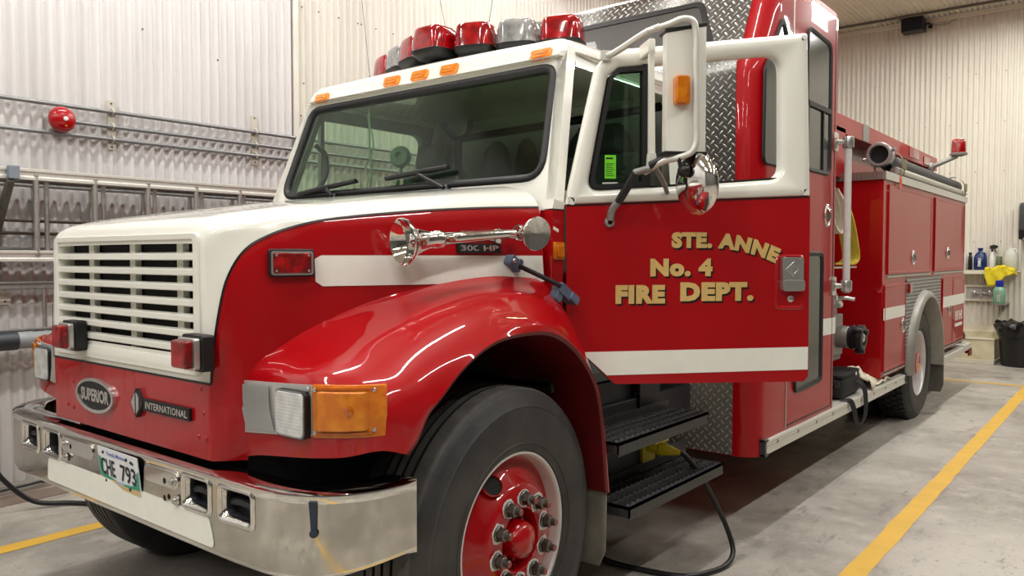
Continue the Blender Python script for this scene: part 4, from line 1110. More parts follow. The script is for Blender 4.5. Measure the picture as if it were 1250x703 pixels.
# mirror: painted box, amber lamp, tube frame, convex mirror
mh = MB(); mh.prism(rpoly([(.326, 1.868), (.484, 1.868), (.484, 2.345), (.326, 2.312)], .006, 3), DF, .195, .235)
mirror = mh.build('mirror_housing', WHITE, DOOR, smooth=30, bevel=(.005, 2), at=DF(0, 1.2, 0))
for mp_ in ([(.322, 2.308), (.488, 2.342), (.488, 2.356), (.322, 2.324)], [(.320, 1.858), (.490, 1.858), (.490, 1.870), (.320, 1.870)]): MB().prism(mp_, DF, .165, .24).build('mirror_trim', BLACK, DOOR, smooth=30, bevel=(.003, 1), at=DF(0, 1.2, 0))
a_ = MB().prism(rrect(.353, .412, 2.040, 2.150, .016, 4), DF, .232, .262); a_.prism(rrect(.356, .398, 2.044, 2.146, .014, 4), DF, .260, .272); a_.build('mirror_marker_lamp', AMBER, DOOR, smooth=35, bevel=(.004, 2), at=DF(0, 1.2, 0))
tf = MB()
tf.tube([DF(.255, 2.315, .215), DF(.33, 2.338, .235), DF(.385, 2.358, .252), DF(.420, 2.350, .258), DF(.432, 2.315, .258), DF(.433, 2.20, .258), DF(.437, 1.98, .258), DF(.437, 1.90, .258), DF(.420, 1.865, .255), DF(.385, 1.848, .240), DF(.33, 1.835, .20), DF(.28, 1.80, .13)], .0125, 10, smooth=6)
tf.build('mirror_tube', ALU_PALE, DOOR, smooth=60, at=DF(0, 1.2, 0))
ta = MB()
ta.tube([DF(.160, 2.272, .012), DF(.185, 2.280, .03), DF(.262, 2.318, .20), DF(.30, 2.33, .235)], .013, 10, smooth=3)
ta.prism(rrect(.135, .178, 2.255, 2.292, .006, 3), DF, .0, .020)
ta.build('upper_mirror_arm', ALU_PALE, DOOR, smooth=50, at=DF(0, 1.2, 0))
tl = MB(); tl.tube([DF(.30, 1.815, .16), DF(.245, 1.80, .12)], .014, 10); tl.tube([DF(.176, 1.622, .015), DF(.180, 1.66, .03), DF(.205, 1.70, .05)], .015, 10, smooth=3)
tl.lathe([(.020, -.004), (.020, .012), (.010, .016)], DF(.176, 1.612, 0), dN, 16)
tl.tube([DF(.30, 1.835, .16), DF(.38, 1.765, .07), DF(.42, 1.735, .0)], .010, 8, smooth=3)
tl.build('lower_mirror_arm', ALU_DULL, DOOR, smooth=50, at=DF(0, 1.2, 0))
MB().tube([DF(.200, 1.69, .048), DF(.250, 1.80, .118)], .017, 10).build('mirror_arm_grip', BLACK, DOOR, at=DF(0, 1.2, 0))
MB().tube([DF(.29, 1.822, .162), DF(.33, 1.842, .19)], .016, 10).build('mirror_arm_sleeve', BLACK, DOOR, at=DF(0, 1.2, 0))
tb2 = MB(); tb2.prism(rrect(.297, .326, 2.262, 2.320, .008, 3), DF, .004, .115); tb2.prism(rpoly([(.303, 1.87), (.329, 1.87), (.322, 2.28), (.302, 2.28)], .006, 3), DF, .095, .115); tb2.prism(rpoly([(.298, 1.815), (.34, 1.815), (.330, 1.88), (.302, 1.88)], .008, 3), DF, .09, .118)
tb2.build('mirror_brace', WHITE, DOOR, smooth=40, bevel=(.006, 2), at=DF(0, 1.2, 0))
# convex mirror, its back towards the camera's side shows a chrome bowl with a black ball joint
mc = Vector(DF(.448, 1.748, .225)); mn = (dN*.33-dU*.94+Vector((0, 0, -.10))).normalized()
cm = MB(); cm.lathe([(.0005, .034), (.034, .032), (.067, .025), (.095, .013), (.108, .004), (.114, -.002), (.117, -.008), (.114, -.014), (.10, -.016), (.0005, -.017)], mc, mn, 40)
cmo = cm.build('convex_mirror', CHROME, DOOR, smooth=60, at=DF(0, 1.2, 0))
mj = MB(); q = mc+mn*.030+Vector((0, 0, .052))+dU*-.022; mj.lathe([(.024, -.012), (.024, .006), (.017, .016), (.008, .02), (.0005, .02)], q, mn, 18)
mj.tube([q+mn*.012, q+mn*.02+Vector((0, 0, .05)), Vector(DF(.40, 1.85, .245))], .008, 8, smooth=3); mj.build('mirror_joint', BLACK, DOOR, smooth=50, at=DF(0, 1.2, 0))

# --- cab steps, battery box, shore power inlet
def step(name, x0, x1, y0, y1, z, rows_n):
    s = MB(); s.box(x0, x1, y0, y1, z-.012, z)
    s.box(x1-.006, x1, y0, y1, z-.055, z); s.box(x0, x1, y0, y0+.006, z-.045, z); s.box(x0, x1, y1-.006, y1, z-.045, z); s.box(x0, x0+.006, y0, y1, z-.012, z+.035)
    n = int((y1-y0)/.042)
    for i in range(n):
        for j in range(rows_n):
            x = x0+.03+(x1-x0-.055)*(j+.5*(i % 2)*.0)/(rows_n-1); y = y0+.03+(y1-y0-.06)*i/(n-1)
            s.lathe([(.016, 0), (.013, .006), (.009, .006), (.008, .001), (.0005, .001)], (x, y, z), (0, 0, 1), 8)
    return s.build(name, TREADBLACK, TR, smooth=30)
step('cab_step', .985, 1.20, 1.535, 2.36, .735, 4)
step('cab_step', .97, 1.215, 1.60, 2.50, .465, 4)
bt = MB(); bt.box(.55, .965, 1.53, 2.42, .40, .66); bt.box(.55, .93, 1.53, 2.72, .66, .80); bt.box(.55, .90, 1.53, 2.15, .80, .90); bt.box(.60, .88, 2.2, 2.72, .80, .90)
bt.prism([(2.16, .74), (2.36, .76), (2.36, .87), (2.16, .87)], lambda u, v, d: (.93+d, u, v), 0, .012); bt.tube([(.975, 1.75, .44), (.985, 1.76, .52), (.975, 1.75, .66)], .016, 7, smooth=3)
bt.box(.965, .972, 1.62, 2.62, .38, .455); bt.box(.95, .968, 2.3, 2.60, .455, .53)
bt.build('battery_box', CHASSIS, TR, smooth=30, bevel=(.006, 2))
yr = MB(); yr.prism(rrect(2.115, 2.235, .50, .62, .012, 3), YZ(.965), 0, .02); yr.prism(rpoly([(2.125, .60), (2.225, .60), (2.225, .625), (2.125, .625)], .008, 2), lambda u, v, d: (.985+d, u, v-d*.1), 0, .06)
yr.build('shore_power_inlet', YELLOWPL, TR, smooth=30, bevel=(.004, 2))
# ------------------------------------------------------------------ crew enclosure behind the cab
HX = 1.22
tw = MB(); lay = []
def plan(yf, inset=0.0):
    P = [(0, yf), (.5, yf), (1.08-inset, yf), (1.105-inset, yf)]
    for k in range(1, 8):
        a = PI/2*k/7; P.append((HX-.115-inset+.115*math.sin(a), yf+.115-.115*math.cos(a)))
    P += [(HX-inset, min(yf+.3, 4.0)), (HX-inset, 4.20), (HX-inset-.03, 4.235), (.5, 4.235), (0, 4.235)]
    return P
lv = [(.40, 2.90, 0), (1.5, 2.90, 0), (2.44, 2.90, 0), (2.50, 2.912, 0), (2.54, 2.935, 0), (2.80, 3.068, 0), (3.00, 3.170, 0), (3.045, 3.195, .012), (3.068, 3.225, .035), (3.072, 3.26, .07)]
for z, yf, ins in lv: lay.append([(x, y, z) for x, y in plan(yf, ins)])
tw.grid(lay); tw.add(lay[-1], [tuple(range(len(lay[-1])))])
tw.add(lay[0], [tuple(range(len(lay[0])))])
tw.mirror_x()
TOW = tw.build('crew_enclosure', RED_BODY, TR, smooth=40)
# tread plate facing: vertical and raked panels
tp = MB(); tp.add([(x, 2.896, z) for x, z in ((-1.09, .405), (1.09, .405), (1.09, 2.45), (-1.09, 2.45))], [(0, 1, 2, 3)])
R0, R1 = (2.931, 2.54), (3.166, 3.000)
tp.grid([[(x, y-.004, z) for x in (-1.09, 1.09)] for y, z in ((2.900, 2.45), (2.907, 2.50), R0, R1, (3.19, 3.045), (3.222, 3.070))])
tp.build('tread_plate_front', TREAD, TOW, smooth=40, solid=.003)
# raked dark window
rk = lambda u, v, d: (u, R0[0]+(R1[0]-R0[0])*v-d*.89, R0[1]+(R1[1]-R0[1])*v+d*.455)
RWP = [(-.96, .036), (.96, .036), (.80, .44), (-.80, .44)]; RWR = [.05, .05, .09, .09]
rwo = rpoly(RWP, RWR, 6)
kz = .5166
rws = [(u, v/kz) for u, v in rwo]
def scl(P, d): return [(u, v/kz) for u, v in (rpoly_in(RWP, RWR, 6, d) if d else rwo)]
MB().ring(scl(0, 0), scl(0, .035), rk, .0, .014).build('raked_window_seal', RUBBER, TOW, smooth=40)
MB().prism(scl(0, .03), rk, .003, .008).build('raked_window', M('smoked_window', (70, 68, 64), .55, coat=.08, noise=(5, .15)), TOW, smooth=0)
# side windows and crew door
SD = YZ(HX)
SMOKE = M('smoked_side_glass', (62, 64, 58), .12, spec=.45, noise=(2.2, .5))
def win(name, poly, r, bar=None, t=.024):
    P = rpoly(poly, r, 6)
    s = MB(); lay = []
    for Q, d in ((P, .0), (P, .010), (rpoly_in(poly, r, 6, .006), .015), (rpoly_in(poly, r, 6, t), .010), (rpoly_in(poly, r, 6, t+.004), .0)): lay.append([SD(u, v, d) for u, v in Q])
    s.grid(lay, cx=True); so = s.build(name+'_seal', RUBBER, TOW, smooth=45)
    MB().prism(rpoly_in(poly, r, 6, t), SD, .0005, .003).build(name, SMOKE, TOW, smooth=0)
    if bar:
        MB().prism([(bar[0], bar[2]), (bar[1], bar[2]), (bar[1], bar[2]+.03), (bar[0], bar[2]+.03)], SD, .0, .016).build('window_slider_bar', RUBBER, TOW, smooth=0)
win('corner_window', [(2.935, 1.965), (3.275, 1.965), (3.275, 2.70), (3.205, 2.80), (2.945, 2.46)], [.05, .06, .04, .05, .04])
win('crew_door_window', [(3.61, 1.985), (4.065, 1.985), (4.065, 2.82), (3.61, 2.84)], [.07, .07, .09, .07], (3.63, 4.05, 2.37))
win('lower_door_window', [(3.46, .675), (3.945, .69), (3.945, 1.505), (3.46, 1.505)], [.05, .05, .06, .06])
for y_ in (3.625, 3.90): MB().prism([(y_, 2.0), (y_+.02, 2.0), (y_+.02, 2.37), (y_, 2.37)], SD, .004, .012).build('slider_rail', RUBBER, TOW, smooth=0)
hg = MB().prism([(3.325, .50), (3.337, .50), (3.400, 2.98), (3.388, 2.98)], SD, 0, .004); hg.build('door_hinge_strip', ALU, TOW, smooth=0)
dp = MB().prism(rrect(3.345, 4.16, .503, .511, .002, 2), SD, 0, .002); dp.build('door_bottom_gap', BLACK, TOW, smooth=0)
ft = MB().prism([(4.16, .51), (4.168, .51), (4.168, 3.0), (4.16, 3.0)], SD, 0, .002); ft.build('door_edge_gap', BLACK, TOW, smooth=0)
def oval(y, z, rh, rv, x, parent, name='oval_door_handle'):
    b = MB(); n = 28; lay = []
    for k, d in ((1, 0), (.97, .007), (.85, .011), (.74, .006), (.70, -.001)): lay.append([(x+d, y+rh*k*math.cos(2*PI*i/n), z+rv*k*math.sin(2*PI*i/n)) for i in range(n)])
    b.grid(lay, cx=True); b.add(lay[-1], [tuple(range(n))]); o = b.build(name, STEEL, parent, smooth=50)
    h_ = MB(); h_.tube([(x+.004, y, z+rv*.62), (x+.018, y, z+rv*.3), (x+.018, y, z-rv*.3), (x+.004, y, z-rv*.62)], rh*.16, 8, smooth=3); h_.lathe([(rh*.3, 0), (rh*.28, .012), (.0005, .013)], (x, y, z-rv*.1), (1, 0, 0), 14)
    h_.build('d_ring', CHROME, o, smooth=50); return o
oval(4.035, 1.735, .050, .075, HX, TOW)
MB().prism([(3.985, .975), (4.235, .972), (4.235, 1.078), (3.985, 1.081)], SD, .0005, .0015).build('enclosure_stripe', STRIPE, TOW, smooth=0)

# running board of extruded aluminium
rb = MB(); rb.prism([(1.0, .485), (1.205, .485), (1.235, .482), (1.238, .470), (1.234, .462), (1.236, .452), (1.232, .444), (1.236, .420), (1.238, .408), (1.225, .404), (1.0, .404)], lambda u, v, d: (u, d, v), 2.99, 6.14)
ENDCAP = M('dark_grey_end_cap', (62, 64, 64), .5, noise=(20, .2))
RBD = rb.build('running_board', ALU_PALE, TR, smooth=30)
for y0, y1 in ((2.975, 3.0), (6.13, 6.155)): MB().box(1.19, 1.242, y0, y1, .400, .492).box(1.19, 1.246, y0+.0, y1+.02, .400, .415).box(1.19, 1.246, y0, y1+.02, .478, .492).build('board_end_cap', ENDCAP, RBD, smooth=0, bevel=(.003, 1))
for k in range(9):
    y = 3.18+.33*k; MB().lathe([(.011, 0), (.010, .004), (.0005, .005)], (1.234, y, .452), (1, 0, 0), 10).build('board_bolt', GALV, RBD)

# ------------------------------------------------------------------ pump bay
pb_ = MB(); pb_.box(-1.1, .80, 4.22, 5.42, .50, 2.12); pb_.box(-1.1, 1.0, 4.22, 5.42, .44, .50)
pb_.build('pump_bay', RED_DULL, TR, smooth=0)
vl = MB(); vl.box(.80, 1.08, 4.66, 4.90, .76, 1.06); vl.box(.86, 1.05, 4.70, 4.86, 1.04, 1.16); vl.cyl((.98, 4.78, .90), (1.16, 4.78, .90), .088, .078, 24); vl.box(.86, 1.06, 4.64, 4.92, .72, .78)
valve = vl.build('pump_valve', GREYTRIM, TR, smooth=40, bevel=(.012, 3))
cp = MB(); CX0 = 1.14
cp.lathe([(.068, 0), (.068, .02), (.088, .03), (.088, .05), (.080, .055), (.080, .075), (.092, .08), (.092, .115), (.080, .12), (.055, .118), (.055, .105), (.0005, .10)], (1.14, 4.78, .90), (1, 0, 0), 28)
for k in range(3):
    a = 2*PI*k/3+.4; c = Vector((1.235, 4.78+.092*math.cos(a), .90+.092*math.sin(a))); cp.lathe([(.022, -.03), (.024, 0), (.018, .03), (.0005, .032)], c, (1, 0, 0), 12)
cpo = cp.build('discharge_cap', M('black_anodised_cap', (46, 46, 47), .4, metal=.5, noise=(30, .3)), valve, smooth=40)
MB().lathe([(.03, 0), (.032, .015), (.02, .022), (.0005, .023)], (1.24, 4.78, .90), (1, 0, 0), 18).build('cap_centre', STEEL, cpo)
tl_ = MB(); tl_.lathe([(.10, 0), (.11, .004), (.10, .02), (.06, .03), (.04, .06), (.0005, .062)], (1.02, 4.74, 1.17), (.5, -.2, .8), 20); tl_.tube([(.99, 4.74, 1.15), (1.12, 4.76, 1.18), (1.19, 4.78, 1.17)], .016, 8, smooth=3)
tl_.build('valve_lever', STEEL, valve, smooth=45)
hdl = MB(); hdl.tube([(.98, 4.4, .72), (1.12, 4.45, .66), (1.16, 4.47, .60)], .015, 8, smooth=3); hdl.lathe([(.005, -.03), (.024, -.02), (.026, .01), (.012, .026), (.0005, .028)], (1.16, 4.47, .60), (.3, .1, -.9), 14); hdl.build('drain_handle', BLACK, TR, smooth=50)
pl2 = MB()
for z in (2.16, 2.02): pl2.cyl((.82, 4.45, z), (1.05, 4.45, z), .035, n=14); pl2.lathe([(.05, 0), (.052, .03), (.02, .045), (.0005, .046)], (1.05, 4.45, z), (1, 0, 0), 16)
pl2.build('pump_gauges', STEEL, TR, smooth=45)
for z in (1.40,): MB().box(.78, 1.14, 4.30, 5.0, z-.006, z+.006).build('hose_shelf', ALU, TR, smooth=0)
# hand rail behind the enclosure
hr = MB(); hr.cyl((1.285, 4.235, 1.24), (1.285, 4.235, 2.235), .023, n=16)
HR = hr.build('hand_rail', M('pale_painted_rail', (206, 204, 200), .4, noise=(20, .1)), TR)
for z in (1.285, 2.215):
    b = MB(); b.lathe([(.034, -.035), (.036, -.03), (.036, .03), (.034, .035), (.024, .036)], (1.285, 4.235, z), (0, 0, 1), 20); b.cyl((1.285, 4.235, z), (1.225, 4.19, z), .018, n=12); b.prism(rrect(4.12, 4.21, z-.06, z+.06, .02, 3), SD, .0, .012); b.build('rail_bracket', STEEL, HR, smooth=45)

# ------------------------------------------------------------------ hose bed wall above the body
hb2 = MB()
for s in (1, -1):
    hb2.box(s*.70, s*.74, 4.235, 9.0, 2.1, 2.50); hb2.box(s*.70, s*.905, 4.235, 9.0, 2.455, 2.60); hb2.box(s*.70, s*.905, 4.235, 5.50, 2.1, 2.5)
hb2.box(-.84, .84, 8.96, 9.0, 1.2, 2.55)
HB = hb2.build('hose_bed', RED_BODY, TR, smooth=30, bevel=(.006, 2))
MB().box(.904, .909, 5.98, 6.16, 2.46, 2.602).build('grey_strap', GREYTRIM, HB, smooth=0)
for y0 in (7.65,): MB().box(.905, .911, y0, y0+.42, 2.49, 2.585).build('red_reflector', REDLENS, HB, smooth=0)
MB().box(.905, .912, 8.30, 8.62, 2.475, 2.56).build('side_lamp', REDLENS, HB, smooth=0, bevel=(.003, 1))

# ------------------------------------------------------------------ rear body
WYC, WZC, WR = 6.86, .50, .655
arch = [(WYC+WR*math.cos(a), WZC+WR*math.sin(a)) for a in np.linspace(PI-.08, .08, 30)]
Y0, Y1, ZL, ZT = 5.40, 8.86, .535, 2.12
def side_poly(): return [(Y0, ZT), (Y0, ZL), (6.16, ZL)]+[(6.16, .56)]*0+arch+[(7.60, ZL), (Y1, ZL), (Y1, ZT)]
body = MB()
sp_ = side_poly()
# front, rear, top and the side skin built as thick plate with a wheel cut-out
body.prism(sp_, lambda u, v, d: (HX-d, u, v), 0, .04)
body.box(.78, HX-.04, Y0+.001, Y0+.05, ZL, ZT-.001); body.box(.78, HX-.04, Y1-.05, Y1-.001, ZL, ZT-.001); body.box(.78, HX-.04, Y0+.05, Y1-.05, ZT-.03, ZT-.001); body.box(.76, .80, Y0, Y1, .85, ZT)
body.mirror_x(); body.box(-.9, .9, 5.4, 8.86, .9, 2.0)
BODY = body.build('rear_body', RED_BODY, TR, smooth=0)
tt = MB(); tt.box(.80, HX+.018, Y0-.015, Y1+.012, ZT, ZT+.012); tt.box(HX, HX+.020, Y0-.015, Y1+.012, ZT-.05, ZT+.012, 1); tt.box(.80, HX+.018, Y0-.018, Y0-.004, ZT-.05, ZT+.010)
tt.build('tread_plate_top', [TREAD_TOP, ALU_PALE], BODY, smooth=0)
# wheel well liner and chrome flare
fl_ = MB(); r0 = .605
prof_ = [(.74, r0), (1.27, r0), (1.285, r0+.008), (1.285, r0+.03), (1.265, r0+.055), (1.222, r0+.075)]
rows_ = []
for a in np.linspace(PI+.05, -.12, 40): rows_.append([(x, WYC+r*math.cos(a), WZC+r*math.sin(a)) for x, r in prof_])
fl_.grid(rows_); fl_.build('wheel_arch_flare', M('grey_arch_trim', (150, 147, 138), .4, metal=.35, noise=(10, .15)), BODY, smooth=50)
rbp = MB(); outp = [(6.16, .60), (6.16, 1.30), (7.60, 1.30), (7.60, .60)]
nrib = 22
z0, z1 = .62, 1.295
rows_ = []
for k in range(nrib*4+1):
    z = z0+(z1-z0)*k/(nrib*4); d = .005+.004*math.sin(2*PI*k/4+.4)
    dz = z-WZC; half = math.sqrt(max(0, (r0+.06)**2-dz*dz))
    rows_.append((z, d, half))
for sgn in (-1, 1):
    g = []
    for z, d, half in rows_:
        ye = WYC+sgn*half; yo = 6.165 if sgn < 0 else 7.595
        if (sgn < 0 and ye < yo) or (sgn > 0 and ye > yo): ye = yo
        g.append([(HX+d, yo, z), (HX+d, ye, z)])
    rbp.grid(g)
rbp.build('ribbed_fender_panel', ALU_DULL, BODY, smooth=0)
def comp_door(y0, y1, z0, z1, hy, hz, name='compartment_door', x=HX):
    P = rrect(y0, y1, z0, z1, .012, 3); d = MB(); lay = []
    for Q, h_ in ((P, 0), (P, .010), (rr_in(y0, y1, z0, z1, .012, 3, .004), .014), (rr_in(y0, y1, z0, z1, .012, 3, .02), .014), (rr_in(y0, y1, z0, z1, .012, 3, .026), .011)): lay.append([(x+h_, u, v) for u, v in Q])
    d.grid(lay, cx=True); d.add(lay[-1], [tuple(range(len(P)))]); o = d.build(name, RED_BODY, BODY, smooth=12)
    MB().prism([(y0-.01, z0-.022), (y1+.01, z0-.022), (y1+.01, z0-.010), (y0-.01, z0-.010)], YZ(x), 0, .012).build('drip_rail', ALU, o, smooth=0)
    if hy: oval(hy, hz, .040, .065, x+.011, o, 'door_latch')
    return o
comp_door(5.52, 7.06, 1.335, 2.04, 6.36, 1.465); comp_door(7.24, 8.78, 1.335, 2.04, 7.86, 1.515)
comp_door(5.44, 6.12, .575, 1.26, 6.04, .905); comp_door(7.66, 8.18, .575, 1.26, 8.02, .93); comp_door(8.20, 8.82, .575, 1.26, 0, 0)
st2 = MB(); st2.prism(rpoly([(5.36, .982), (6.12, .982), (6.12, 1.075), (5.36, 1.075)], [.03, .002, .002, .03], 4), lambda u, v, d: (HX+.0115+d, max(u, 5.405), v), .0, .0012)
st2.build('body_stripe', STRIPE, BODY, smooth=0); st2 = MB()
st2.prism([(7.67, .968), (8.82, .968), (8.82, 1.078), (7.67, 1.078)], YZ(HX), .0145, .0155)
st2.build('body_stripe', STRIPE, BODY, smooth=0)
# unit marks on the rear compartment door
un = MB()
for y in (8.36, 8.46, 8.58, 8.68): un.prism([(y-.022, .80), (y+.022, .80), (y+.022, .90), (y-.022, .90)], YZ(HX), .0115, .0150)
un.prism([(8.36, .838), (8.46, .838), (8.46, .862), (8.36, .862)], YZ(HX), .0115, .0150); un.prism([(8.58, .838), (8.68, .838), (8.68, .862), (8.58, .862)], YZ(HX), .0115, .0150)
un.prism([(8.33, .735), (8.72, .735), (8.72, .770), (8.33, .770)], YZ(HX), .0115, .0150)
un.build('unit_number', STRIPE, BODY, smooth=0)
MB().prism(rrect(6.20, 6.28, 1.17, 1.25, .01, 3), YZ(HX), .0, .03).build('side_marker', REDLENS, BODY, smooth=35, bevel=(.004, 2))
# rear step
rs = MB(); rs.prism([(1.0, .475), (1.225, .475), (1.24, .47), (1.24, .40), (1.0, .40)], lambda u, v, d: (u, d, v), 7.62, 8.9); rs.box(-1.24, 1.24, 8.86, 9.32, .42, .49)
rs.build('rear_step', ALU_PALE, TR, smooth=30, bevel=(.005, 2))
MB().box(1.236, 1.248, 9.12, 9.30, .35, .43).box(1.0, 1.24, 9.2, 9.28, .37, .42).build('rear_reflector', REDLENS, TR, smooth=0)
MB().lathe([(.06, -.10), (.085, -.08), (.09, 0), (.07, .09), (.0005, .10)], (1.10, 9.15, .56), (.3, .9, .1), 18).build('rear_coupling', BLACK, TR)
# rear wheels: duals on each side
TYRE_R = M('drive_tyre_rubber', (34, 34, 35), .6, noise=(9, .3), c2=(50, 49, 47))
def rear_wheel(s):
    o = (s*1.185, WYC, .5); w = MB()
    w.lathe([(.298, -.012), (.3005, -.002), (.298, .003), (.291, .005), (.284, -.002), (.278, -.03), (.268, -.10), (.266, -.13)], o, (s, 0, 0), 56, 0)
    w.lathe([(.266, -.13), (.20, -.135), (.18, -.13), (.11, -.125), (.11, -.02), (.09, .0), (.0005, .002)], o, (s, 0, 0), 48, 1)
    wh = w.build('rear_wheel', [RIMW, RED], TR, smooth=40, at=o)
    for dx in (0, -.31):
        t = MB(); oo = (o[0]+s*dx, o[1], o[2]); tyre(t, oo, s, .265, .515)
        n = 52                                        # chunky drive tread
        for k in range(n):
            a = 2*PI*k/n
            for c, da in ((-.045, 0), (-.10, .5), (-.155, .0), (-.21, .5)):
                q = a+da*2*PI/n; cy_, cz_ = math.cos(q), math.sin(q); ty, tz = -cz_, cy_
                vs = []
                for rr_, m_ in ((.505, 1.0), (.531, .82)):
                    for u, v in ((-.020, -.022), (.020, -.026), (.024, .022), (-.016, .026)):
                        vs.append((oo[0]+s*(c+v*m_), oo[1]+cy_*rr_+ty*u*m_, oo[2]+cz_*rr_+tz*u*m_))
                t.add(vs, [(0, 1, 2, 3), (4, 5, 6, 7), (0, 1, 5, 4), (1, 2, 6, 5), (2, 3, 7, 6), (3, 0, 4, 7)])
        t.build('tire', TYRE_R, wh, smooth=35, at=o)
    if s > 0:
        for k in range(10):
            mb, c = lug(o, s, k, .1425, xo=-.13); mb.build('lug_nut', [LUGM, RED, RED], wh, smooth=30, at=c)
rear_wheel(1); rear_wheel(-1)
for s in (1, -1):
    MB().prism([(.74, .62), (1.275, .62), (1.275, .22), (1.25, .15), (.76, .15), (.74, .2)], lambda u, v, d: (s*u, 7.535+d, v), 0, .010).build('rear_mud_flap', M('dark_rear_flap', (104, 101, 94), .55, noise=(8, .25)), TR, smooth=0)

# warning beacon on its arm
ba = MB(); ba.tube([(.89, 8.62, 2.46), (.97, 8.64, 2.49), (1.16, 8.70, 2.575)], [.032, .026, .022], 10); ba.lathe([(.055, -.02), (.06, .0), (.055, .03), (.03, .045)], (.905, 8.62, 2.46), (1, 0, 0), 18)
ba.lathe([(.05, 0), (.085, .01), (.088, .03), (.075, .036)], (1.17, 8.70, 2.575), (0, 0, 1), 24)
BA = ba.build('beacon_arm', GREYTRIM, TR, smooth=45)
MB().lathe([(.074, .036), (.074, .05), (.070, .14), (.064, .175), (.05, .184), (.0005, .186)], (1.17, 8.70, 2.575), (0, 0, 1), 28).build('beacon_lens', REDDOME, BA, smooth=50)
# suction hose and pole strapped on the body top (their own things)
sh = thing('suction_hose', 'long black suction hose with silver coupling strapped along the top of the truck body', 'hose', (1.12, 5.55, 2.132))
c = Vector((1.13, 5.60, 2.285))
m_ = MB(); pts = []
for k in range(0, 121): pts.append((1.13, 5.66+3.1*k/120, 2.285-.045*min(1, k/12)))
m_.tube(pts, [.066 if k % 2 else .070 for k in range(121)], 20); m_.build('hose_body', M('black_hose', (30, 31, 32), .5, noise=(40, .2)), sh, smooth=60)
k_ = MB(); k_.lathe([(.070, .16), (.084, .15), (.088, .05), (.098, .04), (.098, 0), (.090, -.012), (.074, -.012), (.070, .0), (.066, .22)], c, (0, 1, 0), 32)
for a in (.3, .3+PI): k_.tube([c+Vector((.09*math.cos(a), .02, .09*math.sin(a))), c+Vector((.125*math.cos(a), .0, .125*math.sin(a)))], .014, 8)
k_.build('coupling', M('grey_alloy_coupling', (168, 168, 166), .35, metal=.6, noise=(30, .2)), sh, smooth=45)
MB().lathe([(.066, .03), (.0005, .035)], c, (0, 1, 0), 24).build('hose_bore', DARK, sh)
po = thing('pike_pole', 'slim silver pole lying beside the black suction hose on the truck body', 'pole', (1.205, 7.2, 2.132))
MB().cyl((1.212, 5.75, 2.166), (1.212, 8.78, 2.166), .032, n=16).build('pole_shaft', ALU, po)
MB().cyl((1.212, 8.78, 2.166), (1.225, 8.95, 2.175), .012, .006, n=10).build('pole_tip', STEEL, po)
for i, (y, lab) in enumerate(((5.86, 'tan strap buckled round the hose near its silver coupling'), (8.60, 'tan strap buckled round the far end of the suction hose'))):
    s = MB(); pts = [(1.254, 2.133), (1.258, 2.21), (1.215, 2.305), (1.13, 2.335), (1.045, 2.285), (1.04, 2.14)]
    P3 = crom([(a, 0, b) for a, b in pts], 4)
    s.grid([[(p.x, y-.025, p.z), (p.x, y+.025, p.z)] for p in P3]); s.grid([[(p.x*1.0+.004*(1 if p.x > 1.1 else -1), y-.025, p.z+.004), (p.x+.004*(1 if p.x > 1.1 else -1), y+.025, p.z+.004)] for p in P3])
    s.box(1.25, 1.272, y-.03, y+.03, 2.18, 2.26)
    o = s.build('hose_strap', M('tan_strap', (150, 138, 104), .8, noise=(60, .3)), smooth=40, at=(1.2, y, 2.133)); tag(o, lab, 'strap')
tagm = MB(); tagm.prism([(5.80, 2.02), (5.85, 2.03), (5.86, 2.10), (5.83, 2.14), (5.80, 2.10)], YZ(HX+.022), 0, .003); tag(tagm.build('orange_tag', M('orange_plastic_tag', (236, 84, 30), .5), smooth=0, at=(1.24, 5.83, 2.13)), 'small orange tag hanging by the tan hose strap', 'tag')
# ------------------------------------------------------------------ left wall: bell, conduits, ladders, hose, cord
XW = XL+0.014
def conduit(z, y0, y1, label, x=XW+.030):
    m = MB(); m.cyl((x, y0, z), (x, y1, z), .0135, n=12)
    for k in range(3): m.lathe([(.0135, -.03), (.017, -.028), (.017, .028), (.0135, .03)], (x, y0+(y1-y0)*(.3+.22*k), z), (0, 1, 0), 12)
    return tag(m.build('conduit', GALV, smooth=45, at=(x, y0, z)), label, 'conduit', 'conduits along the left wall')
conduit(2.412, -4, 9.5, 'uppermost of the three grey conduits running along the left wall')
conduit(2.318, .98, 9.5, 'middle grey conduit on the left wall, starting at the red bell')
conduit(2.236, -4, 9.5, 'lowest of the three grey conduits running along the left wall')
PLATE = M('cream_strap_plate', (206, 200, 186), .45, noise=(20, .08))
for y, z0, z1, lab in ((1.278, 2.17, 2.49, 'pale strap plate holding the conduits, nearest to the red bell'), (2.34, 2.17, 2.54, 'pale strap plate holding the conduits, beside the windscreen of the truck'), (4.1, 2.17, 2.50, 'pale strap plate on the conduits seen through the windscreen')):
    m = MB(); m.prism(rrect(y-.026, y+.026, z0, z1, .006, 2), lambda u, v, d: (XW+d, u, v), 0, .012)
    for z in (2.412, 2.318, 2.236): m.tube([(XW+.012, y, z+.028), (XW+.03, y, z+.018), (XW+.047, y, z), (XW+.03, y, z-.018), (XW+.012, y, z-.028)], .005, 6, smooth=3)
    for z in (z0+.02, z1-.02): m.lathe([(.007, .012), (.006, .016), (.0005, .017)], (XW, y, z), (1, 0, 0), 8, 1)
    tag(m.build('conduit_strap', [PLATE, SCREW], smooth=40, at=(XW, y, z0)), lab, 'strap', 'strap plates on the conduits')
b = thing('alarm_bell', 'round red alarm bell on the conduits of the white left wall', 'bell', (XW, .955, 2.315))
